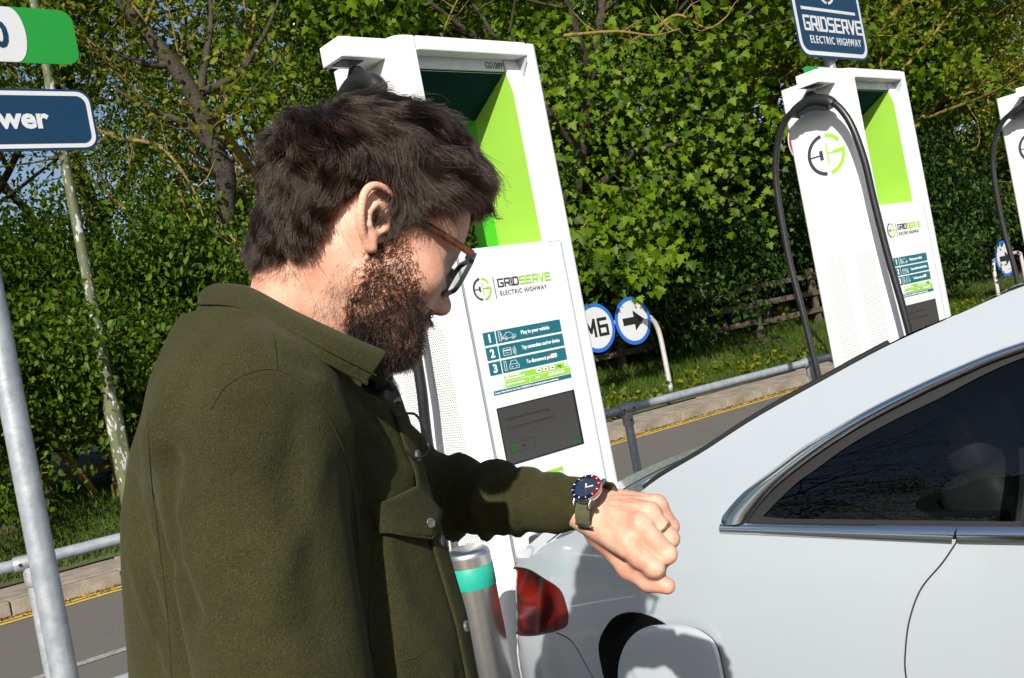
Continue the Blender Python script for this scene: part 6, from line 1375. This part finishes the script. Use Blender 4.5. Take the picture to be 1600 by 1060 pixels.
# ---- trousers and shoes
TR = Field((-.48, .82, .05), (-.02, 1.30, .99), .0075)
for s, fo in ((.085, .02), (-.085, -.02)):
    def q(f, ss, z): v = pworld(Vector((f, ss, z))); return (v.x, v.y, v.z)
    TR.chain([q(0, s * .9, .92), q(.01 + fo, s * 1.1, .52), q(-.01 + fo, s * 1.15, .10)], [.105, .075, .06], .02)
TR.ell((PO.x, PO.y, .93), (.14, .15, .10), .03); TR.d = np.maximum(TR.d, TR.Z - .975); TR.d = TR.d - .004 * np.sin(40 * TR.Z + 20 * TR.X) * np.clip((.5 - np.abs(TR.Z - .3)), 0, 1)
v_, f_2 = TR.mesh(); v_ = relax(v_, f_2, 2, .5); own(link(np_mesh('trousers', v_, f_2), 'trousers', mat('navy_trousers', (.018, .022, .035), .9, var=.2, vscale=60, bump=.2, bscale=300), man))
for s, fo in ((.098, .02), (-.098, -.02)):
    SH = Field((-.12, -.07, 0.002), (.22, .07, .13), .005); SH.ell((.0, 0, .05), (.06, .042, .06), .0); SH.ell((.10, 0, .035), (.10, .047, .04), .03); SH.d = np.maximum(SH.d, .004 - SH.Z); v_, f_2 = SH.mesh()
    o = link(np_mesh('shoe', v_, f_2), 'shoe', mat('brown_leather_shoe', (.05, .025, .012), .45), man); pz = pworld(Vector((-.01 + fo, s, 0))); o.matrix_local = Matrix.Translation(pz - PO) @ Matrix.Rotation(math.atan2(PF.y, PF.x), 4, 'Z')
# ---- hair, beard, brows
rs = np.random.RandomState(17)
HL_PHI = [0, 20, 40, 52, 62, 72, 77, 83, 87, 91, 105, 116, 124, 136, 155, 180]; HL_Z = [.082, .080, .072, .054, .038, .018, -.014, -.034, -.022, .030, .034, .012, -.022, -.047, -.060, -.062]
def hairline(P):
    phi = np.degrees(np.arctan2(np.abs(P[:, 1]), P[:, 0] + .006)); return P[:, 2] - np.interp(phi, HL_PHI, HL_Z), phi
CC, CRr = np.array([-.008, 0, .038]), np.array([.099, .0765, .094])
def low_clip(P): q = P - CC; q[:, 2] = np.maximum(q[:, 2], -.014); return q
def cnorm(P): N = low_clip(P) / CRr ** 2; return N / np.linalg.norm(N, axis=1, keepdims=True)
def vnoise(P, f, seed):
    r = np.random.RandomState(seed); out = np.zeros_like(P)
    for _ in range(5):
        k = r.normal(size=(3, 3)) * f; ph = r.uniform(0, 6.28, 3); out += np.sin(P @ k.T + ph)
    return out / 2.2
GRD = np.gradient(F1.d, F1.h)
def sdf_at(P):
    q = (P - F1.lo) / F1.h; q = np.clip(q, 0, np.array(F1.n) - 1.001); i0 = q.astype(int); f = q - i0; out = []
    for A_ in (F1.d, *GRD):
        v = 0
        for a in (0, 1):
            for b in (0, 1):
                for c in (0, 1): v = v + A_[i0[:, 0] + a, i0[:, 1] + b, i0[:, 2] + c] * (f[:, 0] if a else 1 - f[:, 0]) * (f[:, 1] if b else 1 - f[:, 1]) * (f[:, 2] if c else 1 - f[:, 2])
        out.append(v)
    g = np.stack(out[1:], 1); return out[0], g / (np.linalg.norm(g, axis=1, keepdims=True) + 1e-9)
def comb(R_, phi, L, lift, wave, hmax, k=12, seed=0):
    n = len(R_); S = np.zeros((n, k, 3)); S[:, 0] = R_; pos = R_.copy(); CW = np.array([-.082, -.012, .090])
    topw = np.clip((R_[:, 2] - .050) / .045, 0, 1) * np.clip((R_[:, 0] + .055) / .05, 0, 1)
    sw = np.clip((np.abs(R_[:, 1]) - .045) / .03, 0, 1) * (1 - topw)
    fwd = np.tile([.86, -.20, .42], (n, 1)); sidef = np.tile([-.45, 0., -1.], (n, 1)); T0_ = None
    for i in range(1, k):
        t = i / (k - 1); dist, nn = sdf_at(pos); away = pos - CW; away /= np.linalg.norm(away, axis=1, keepdims=True)
        T = away * (1 - topw - sw * .6)[:, None] + fwd * topw[:, None] + sidef * (sw * .6)[:, None]
        T = T - nn * np.sum(T * nn, 1, keepdims=True); T /= np.linalg.norm(T, axis=1, keepdims=True) + 1e-9
        pull = np.clip((dist - hmax) / .006, -.6, 1.2)
        wv = vnoise(pos, 38, seed) * .5 + vnoise(pos, 115, seed + 1) * .85
        d = T + nn * (lift * max(0, 1 - t * 2.2) - pull * .55)[:, None] + wv * (wave * (.3 + .7 * t))[:, None]
        d /= np.linalg.norm(d, axis=1, keepdims=True); pos = pos + d * (L / (k - 1))[:, None]
        dist, nn = sdf_at(pos); pos = pos + nn * np.clip(.0022 - dist, 0, .02)[:, None]; S[:, i] = pos
    return S
NH = 40000
P0_, N0_ = surface_points(hV, hF, NH * 4, rs); hl, phi = hairline(P0_); ok = (hl > rs.uniform(-.004, .004, len(P0_))) & (P0_[:, 2] > -.085) & (np.linalg.norm(P0_ - CC, axis=1) < .155); P0_, N0_, hl, phi = P0_[ok][:NH], N0_[ok][:NH], hl[ok][:NH], phi[ok][:NH]
topness = np.clip((P0_[:, 2] - .03) / .07, 0, 1); frontness = np.clip((P0_[:, 0] - .02) / .06, 0, 1); edge = np.clip(hl / .04, 0, 1)
back = (phi > 112) & (topness < .6); sb = (phi > 60) & (phi < 90) & (P0_[:, 2] < .02)
Lh = .042 + .040 * topness; Lh = Lh * (.42 + .58 * edge); Lh[back] = (.044 * (.40 + .60 * edge))[back]; Lh[sb] = .013; Lh *= rs.uniform(.8, 1.12, len(Lh))
lift = .9 + .5 * topness; lift[sb] = .4
Hm = (.017 + .015 * topness + .012 * frontness * topness) * (.12 + .88 * edge); Hm[sb] = .004; hmax = Hm * rs.uniform(.25, 1.0, len(Hm)) ** .7
NCL = 760; ci = rs.choice(len(P0_), NCL, replace=False); gp = P0_[ci]; KS = 12
own_i = np.concatenate([np.argmin(((blk[:, None, :] - gp[None]) ** 2).sum(2), 1) for blk in np.array_split(P0_, 30)])
S = comb(P0_, phi, Lh, lift, .38 + .22 * topness, hmax, KS, 4)
GS = comb(gp, phi[ci], Lh[ci] * 1.03, lift[ci], np.full(NCL, .75), Hm[ci] * .85, KS, 4); tt = np.linspace(0, 1, KS)[None, :, None]
GS = GS + rs.normal(size=(NCL, 1, 3)) * .0068 * tt ** 1.4 * (.4 + topness[ci])[:, None, None]
tgt = GS[own_i] + (S[:, :1] - GS[own_i][:, :1]) * (1 - .70 * tt); mixw = .62 * tt ** .8 * rs.uniform(.35, 1, (len(S), 1, 1)); S = S * (1 - mixw) + tgt * mixw
S = S + rs.normal(size=(len(S), 1, 3)) * .0016 * tt; fly = rs.rand(len(S)) < .012; S[fly] += (rs.normal(size=(fly.sum(), 1, 3)) * .010 + sdf_at(S[fly][:, -1])[1][:, None, :] * .006) * tt ** 1.5
hairo = strands('hair', toW(S.reshape(-1, 3)).reshape(S.shape), M_hair, man, .00022, .00012); own(hairo)
# dark under-layer of the hair close to the scalp
vh, _p = hairline(hV); inr = (vh > .004) & (np.linalg.norm(hV - CC, axis=1) < .155); fk = inr[hF].all(1); used_, inv_ = np.unique(hF[fk], return_inverse=True); capV = hV[used_] + vnormals(hV, hF)[used_] * (.0010 + .0022 * np.clip(vh[used_] / .02, 0, 1))[:, None]
own(link(np_mesh('hair_underlayer', toW(capV), inv_.reshape(-1, 4)), 'hair_underlayer', mat('hair_root_shade', (.006, .004, .003), .9), man))
def beard_mask(P):
    x, y, z = P[:, 0], np.abs(P[:, 1]), P[:, 2]; jit_ = rs.normal(size=len(P)) * .005; cheek = z + jit_ * 1.2 < np.where(x < .034, -.004, -.004 - (x - .034) * .95);  backl = x + jit_ > .004 + np.clip(-.05 - z, 0, 1) * .25; low = z > -.119 + np.clip(.045 - x, 0, .1) * .72
    lips = (np.abs(z + .066) < .011) & (x > .088) & (y < .021); return cheek & backl & low & ~lips & (x < .115)
PB, NB = surface_points(hV, hF, 150000, rs); mk = beard_mask(PB) | ((PB[:, 2] < -.044) & (PB[:, 2] > -.056) & (PB[:, 0] > .083) & (np.abs(PB[:, 1]) < .03)); PB, NB = PB[mk], NB[mk]
sel = rs.permutation(len(PB))[:13000]; PB, NB = PB[sel], NB[sel]; n = len(PB); k = 7
low_ = np.clip((-.03 - PB[:, 2]) / .07, 0, 1); Lb = (.0055 + .0060 * low_) * rs.uniform(.5, 1.3, n); SB = np.zeros((n, k, 3)); SB[:, 0] = PB; pos = PB.copy()
T = np.tile([.15, 0, -1.], (n, 1)) + np.stack([-.5 * (1 - low_), np.zeros(n), np.zeros(n)], 1); T -= NB * np.sum(T * NB, 1, keepdims=True); T /= np.linalg.norm(T, axis=1, keepdims=True) + 1e-9; rc = rs.normal(size=(n, 3)) * .42; cv = rs.normal(size=(n, 3)) * .6
for i in range(1, k):
    t = i / (k - 1); d = T * (.6 + .4 * t) + NB * (.62 - .25 * t)[..., None] if False else T * (.55 + .4 * t) + NB * (.60 - .28 * t) + rc + cv * (t - .3) + vnoise(pos, 90, 8) * .30; d /= np.linalg.norm(d, axis=1, keepdims=True); pos = pos + d * (Lb / (k - 1))[:, None]; SB[:, i] = pos
own(strands('beard', toW(SB.reshape(-1, 3)).reshape(SB.shape), M_beard, man, .00025, .00013, 3))
# short stubble on neck and nape, brows
PN, NN_ = surface_points(hV, hF, 60000, rs); hln, ph_ = hairline(PN); st = ((hln < .004) & (hln > -.022) & (ph_ > 118) & (PN[:, 2] < 0)) | ((PN[:, 2] < -.045) & (PN[:, 2] > -.15) & (PN[:, 0] > -.02) & (PN[:, 0] < .06) & ~beard_mask(PN)); PN, NN_ = PN[st], NN_[st]; sel = rs.permutation(len(PN))[:1100]; PN, NN_ = PN[sel], NN_[sel]
tt5 = np.linspace(0, 1, 4)[None, :, None]; SN = PN[:, None] + (NN_[:, None] * .5 + np.array([-.2, 0, -1.]) + rs.normal(size=(len(PN), 1, 3)) * .35) * .0055 * tt5; own(strands('stubble', toW(SN.reshape(-1, 3)).reshape(SN.shape), M_beard, man, .00010, .00006, 5))
nb_ = 420; sd = rs.choice([-1, 1], nb_); u = rs.rand(nb_); br = np.stack([.0945 - .012 * u ** 2 + .002, sd * (.012 + .036 * u), .021 + .005 * np.sin(u * 2.4) + rs.normal(size=nb_) * .0016], 1); dr = np.stack([-.15 * u + .1, sd * (.8 + 0 * u), .15 - .45 * u], 1); SBr = br[:, None] + (dr[:, None] + rs.normal(size=(nb_, 1, 3)) * .2) * .010 * tt5 + np.array([.35, 0, 0]) * .006 * np.sin(tt5 * 3.1); own(strands('eyebrows', toW(SBr.reshape(-1, 3)).reshape(SBr.shape), M_hair, man, .00014, .00008, 6))
la = 160; sd = rs.choice([-1, 1], la); u = rs.uniform(-1, 1, la); l0 = np.stack([.0935 - .004 * u * u, sd * (.032 + .0135 * u), -.0060 + .0 * u], 1); SL2 = l0[:, None] + np.stack([np.full(la, .9), sd * .25 * u, np.full(la, -.45)], 1)[:, None] * .0075 * tt5; own(strands('eyelashes', toW(SL2.reshape(-1, 3)).reshape(SL2.shape), M_hair, man, .00012, .00005, 7))
# hairs on the back of the hand
PHn, NHn = surface_points(nV, nF, 6000, rs); msk = (NHn @ A3(palmn) > .3) & ((PHn - A3(W0)) @ A3((K[1] - W0).normalized()) < .055); PHn, NHn = PHn[msk][:420], NHn[msk][:420]; ddr = A3((K[1] - W0).normalized() - side_ * .5); SHn = PHn[:, None] + (NHn[:, None] * .25 + ddr + rs.normal(size=(len(PHn), 1, 3)) * .3) * .0065 * tt5; own(strands('hand_hair', SHn, M_beard, man, .00004, .00003, 9))

# ------------------------------------------------------------------ eyeglasses
M_tort = mat('tortoiseshell_acetate', (.11, .03, .009), .12, col2=(.012, .004, .002), vscale=75, coat=.6, detail=3); M_teala = mat('dark_teal_acetate', (.012, .06, .075), .12, col2=(.006, .018, .022), vscale=60, coat=.6)
M_lens = glass_mat('clear_lens', (.93, .95, .95), 1.45)
gl = empty('eyeglasses', tuple(HC)); tag(gl, 'tortoiseshell and teal eyeglasses worn by the man', 'eyeglasses'); gl.matrix_world = HM
def gb(b, name, m, sm=40, bev=0, par=gl): return b.build(name, m, par, sm, bevel=bev)
for s in (-1, 1):
    P = catmull([(-.022, s * .0745, .002), (-.010, s * .0775, .019), (.02, s * .0785, .0205), (.06, s * .0765, .0190), (.1005, s * .0715, .0165)], 6); n_ = len(P); b = MB(); b.tube(P, [((.0035 + .0012 * i / n_), .0019) for i in range(n_)], 10, ref=(0, 0, 1)); gb(b, 'temple_arm', M_tort)
    cxy = (s * .0345, -.0015); rim_o = rrect(cxy[0] - .0295, cxy[1] - .0215, cxy[0] + .0295, cxy[1] + .0205, .0135, 6); rim_i = rrect(cxy[0] - .0258, cxy[1] - .0182, cxy[0] + .0258, cxy[1] + .0165, .0115, 6)
    wrap = lambda x, y: .1075 - .055 * x * x / .06 - .12 * (-.0 + y) * 0 + y * .12
    for m_, d0, d1, nm in ((M_tort, .0000, .0022, 'front_rim'), (M_teala, -.0024, .0000, 'inner_rim')):
        b = MB(); rows = []
        for ring, dd in ((rim_i, d0), (rim_i, d1), (rim_o, d1), (rim_o, d0), (rim_i, d0)): rows.append([Vector((wrap(x, y) + dd, x, y)) for x, y in ring + ring[:1]])
        b.grid(rows); gb(b, nm, m_)
    b = MB(); b.add([Vector((wrap(x, y), x, y)) for x, y in rim_i] , [tuple(range(len(rim_i)))]); gb(b, 'lens', M_lens, None)
    b = MB(); b.box((.1010, s * .0665, .0150), (.008, .011, .0085)); gb(b, 'end_piece', M_teala, None, .0012)
b = MB(); b.tube(catmull([(.1075, -.008, .006), (.1095, 0, .0085), (.1075, .008, .006)], 5), .0022, 10); gb(b, 'bridge', M_tort)

# ------------------------------------------------------------------ wristwatch and ring
M_steel = mat('polished_steel', (.62, .62, .61), .2, 1.); M_bezb = mat('blue_bezel', (.004, .006, .018), .25); M_bezr = mat('red_bezel', (.17, .006, .01), .25); M_dial = mat('navy_dial', (.004, .010, .036), .35); M_lume = mat('white_lume', (.75, .77, .72), .5); M_nato = mat('olive_nylon_strap', (.085, .085, .04), .85, var=.2, vscale=200, bump=.4, bscale=600)
fx = (W0 - fa).normalized(); wc0 = at(917, 764, 1.262); nW = ((EYE - wc0).normalized() * .80 + Vector((0, 0, 1)) * .62); nW = (nW - fx * nW.dot(fx) * .75).normalized(); yx = nW.cross(fx).normalized(); fxx = yx.cross(nW)
wt = empty('wristwatch', tuple(wc0)); tag(wt, 'diving watch with blue and red bezel on olive strap at his wrist', 'watch')
WM = Matrix(((fxx.x, yx.x, nW.x, 0), (fxx.y, yx.y, nW.y, 0), (fxx.z, yx.z, nW.z, 0), (0, 0, 0, 1))); wt.matrix_world = Matrix.Translation(wc0) @ WM
b = MB(); b.lathe([(.0, -.0075), (.017, -.0075), (.0195, -.005), (.0205, -.001), (.0198, .0005), (.0, .0005)], 40); gb(b, 'case', M_steel, 30, par=wt)
for sx in (-1, 1):
    for sy in (-1, 1): b = MB(); b.tube([(sx * .0125, sy * .013, -.003), (sx * .0120, sy * .0205, -.005), (sx * .0115, sy * .0235, -.0078)], [(.0028, .003), (.0026, .0026), (.002, .002)], 10); gb(b, 'lug', M_steel, 40, par=wt)
teeth = MB(); rr2 = []
for k in range(120): a = 2 * math.pi * k / 120; rr2.append((.0203 + .0005 * (k % 2)) )
P_ = [(rr2[k] * math.cos(2 * math.pi * k / 120), rr2[k] * math.sin(2 * math.pi * k / 120)) for k in range(120)]; teeth.prism(P_, .0005, .0032); gb(teeth, 'bezel_ring', M_steel, None, par=wt)
for m_, a0, a1 in ((M_bezr, -30, 90), (M_bezb, 90, 330)):
    b = MB(); rows = [[Vector((r_ * math.cos(R(a0 + (a1 - a0) * k / 40)), r_ * math.sin(R(a0 + (a1 - a0) * k / 40)), z)) for k in range(41)] for r_, z in ((.0198, .0033), (.0194, .0041), (.0158, .0046), (.0156, .0040))]; b.grid(rows); bz = gb(b, 'bezel_insert', m_, 40, par=wt)
    for k in range(12):
        a = 90 - 30 * k; aa = a % 360; inred = (aa <= 90 or aa >= 330)
        if inred == (m_ is M_bezr):
            c_, s_n = math.cos(R(a)), math.sin(R(a)); t_ = MB(); t_.box((.0177 * c_, .0177 * s_n, .00455), (.0026, .0007 if k % 3 else .0012, .0003), Matrix.Rotation(R(a), 3, 'Z')); gb(t_, 'bezel_mark', M_lume, None, par=bz)
b = MB(); b.lathe([(0, .0022), (.0142, .0022), (.0158, .0040)], 40); dl2 = gb(b, 'dial', M_dial, 30, par=wt)
for k in range(12):
    a = R(90 - 30 * k); r_ = .0112
    if k == 3: t_ = MB(); t_.box((.0108, 0, .0025), (.0034, .0024, .0003)); gb(t_, 'date_window', M_lume, None, par=dl2); continue
    t_ = MB()
    if k in (0, 6, 9): t_.box((r_ * math.cos(a), r_ * math.sin(a), .0025), (.0042, .0022, .0005), Matrix.Rotation(a, 3, 'Z'))
    else: t_.prism(circ(r_ * math.cos(a), r_ * math.sin(a), .00135, 12), .0022, .0027)
    gb(t_, 'hour_marker', M_lume, None, par=dl2)
for L_, wd_, an_ in ((.0070, .0021, 118), (.0108, .0019, 28)):
    t_ = MB(); a = R(an_); t_.prism([(-.0012, -wd_ * .4), (L_ * .8, -wd_ / 2), (L_, 0), (L_ * .8, wd_ / 2), (-.0012, wd_ * .4)], .0031, .0034, Matrix.Rotation(a, 4, 'Z')); gb(t_, 'watch_hand', M_lume, None, par=dl2)
t_ = MB(); t_.prism([(-.004, -.0002), (.0115, -.0002), (.0115, .0002), (-.004, .0002)], .0036, .0038, Matrix.Rotation(R(-62), 4, 'Z')); gb(t_, 'second_hand', mat('red_second_hand', (.5, .04, .02), .4), None, par=dl2)
b = MB(); b.prism(circ(0, 0, .0156, 40), .0044, .0047); gb(b, 'crystal', glass_mat('watch_crystal', (.97, .97, .98), 1.35), None, par=wt)
b = MB(); b.tube([(.0155, -.0155, -.0022), (.0175, -.0178, -.0022), (.0195, -.0200, -.0022)], [.0024, .0031, .0031], 14); gb(b, 'crown', M_steel, 40, par=wt)
wax = W0 + fx * -.004 - palmn * .004      # wrist axis point for the strap loop
wl = Matrix.Translation(wc0) @ WM; wi = wl.inverted(); wcl = wi @ wax; rw = abs(wcl.z) - .006
b = MB(); rows = []
for k in range(49):
    a = 2 * math.pi * k / 48; ry, rz_ = .0335, .0262; cy, cz = 0, -.0085 - rz_ + .001; y = ry * math.sin(a); z = cz + rz_ * math.cos(a); rows.append([Vector((x, y * (1 + o / ry), z + o * math.cos(a))) for x, o in ((-.011, 0), (-.011, .0016), (.011, .0016), (.011, 0), (-.011, 0))])
b.grid(rows); gb(b, 'strap', M_nato, 40, par=wt)
b = MB(); a = R(-82); y, z = .0358 * math.sin(a), -.0337 + .0285 * math.cos(a); b.tube([(-.0118, y * .90, z), (-.0115, y, z), (.0, y * 1.01, z), (.0115, y, z), (.0118, y * .90, z)], .0012, 8); gb(b, 'strap_keeper', M_steel, 40, par=wt)
rp = lerp(K[2], PP[2], .56) - palmn * .0025; rdv = (PP[2] - K[2]).normalized(); rgo = MB(); Mr = frame(rp, rdv.orthogonal(), rdv.cross(rdv.orthogonal())); rgo.lathe([(.0128, -.0024), (.0139, -.0022), (.0142, 0), (.0139, .0022), (.0128, .0024), (.0128, -.0024)], 40, Mr)
ro_ = rgo.build('ring', mat('gold', (.78, .50, .26), .22, 1.), None, 60); tag(ro_, 'gold wedding ring on his left ring finger', 'ring')
# ------------------------------------------------------------------ clip-on microphone with fur cover and lead
mc = on(606, 624, .006) or at(606, 624, 1.0); mic = empty('clip_microphone', tuple(mc)); tag(mic, 'furry black clip microphone with a thin lead below his collar', 'microphone')
MI = Field((-.018, -.018, -.024), (.018, .018, .024), .0018); MI.ell((0, 0, 0), (.008, .008, .012), 0); v_, f_2 = MI.mesh(); link(np_mesh('capsule', v_, f_2), 'capsule', M_blk, mic)
p_, n_2 = surface_points(v_, f_2, 1600, rs); Sm = p_[:, None] + (n_2[:, None] + rs.normal(size=(len(p_), 1, 3)) * .35) * .0055 * tt5; strands('fur_cover', Sm, hair_mat('black_fur', (.006, .006, .006), (.012, .012, .012), .6), mic, .00016, .00006, 2)
lead = [on(612, 652, .004), on(622, 657, .02), on(650, 668, .0) and at(650, 668, .97), at(668, 690, .965), at(668, 708, .97), at(650, 716, .98), on(628, 706, .004)]
lead = [p for p in lead if p is not None]; MB().tube([p - mc for p in catmull(lead, 8)], .0013, 8).build('lead', M_rub, mic, 60)
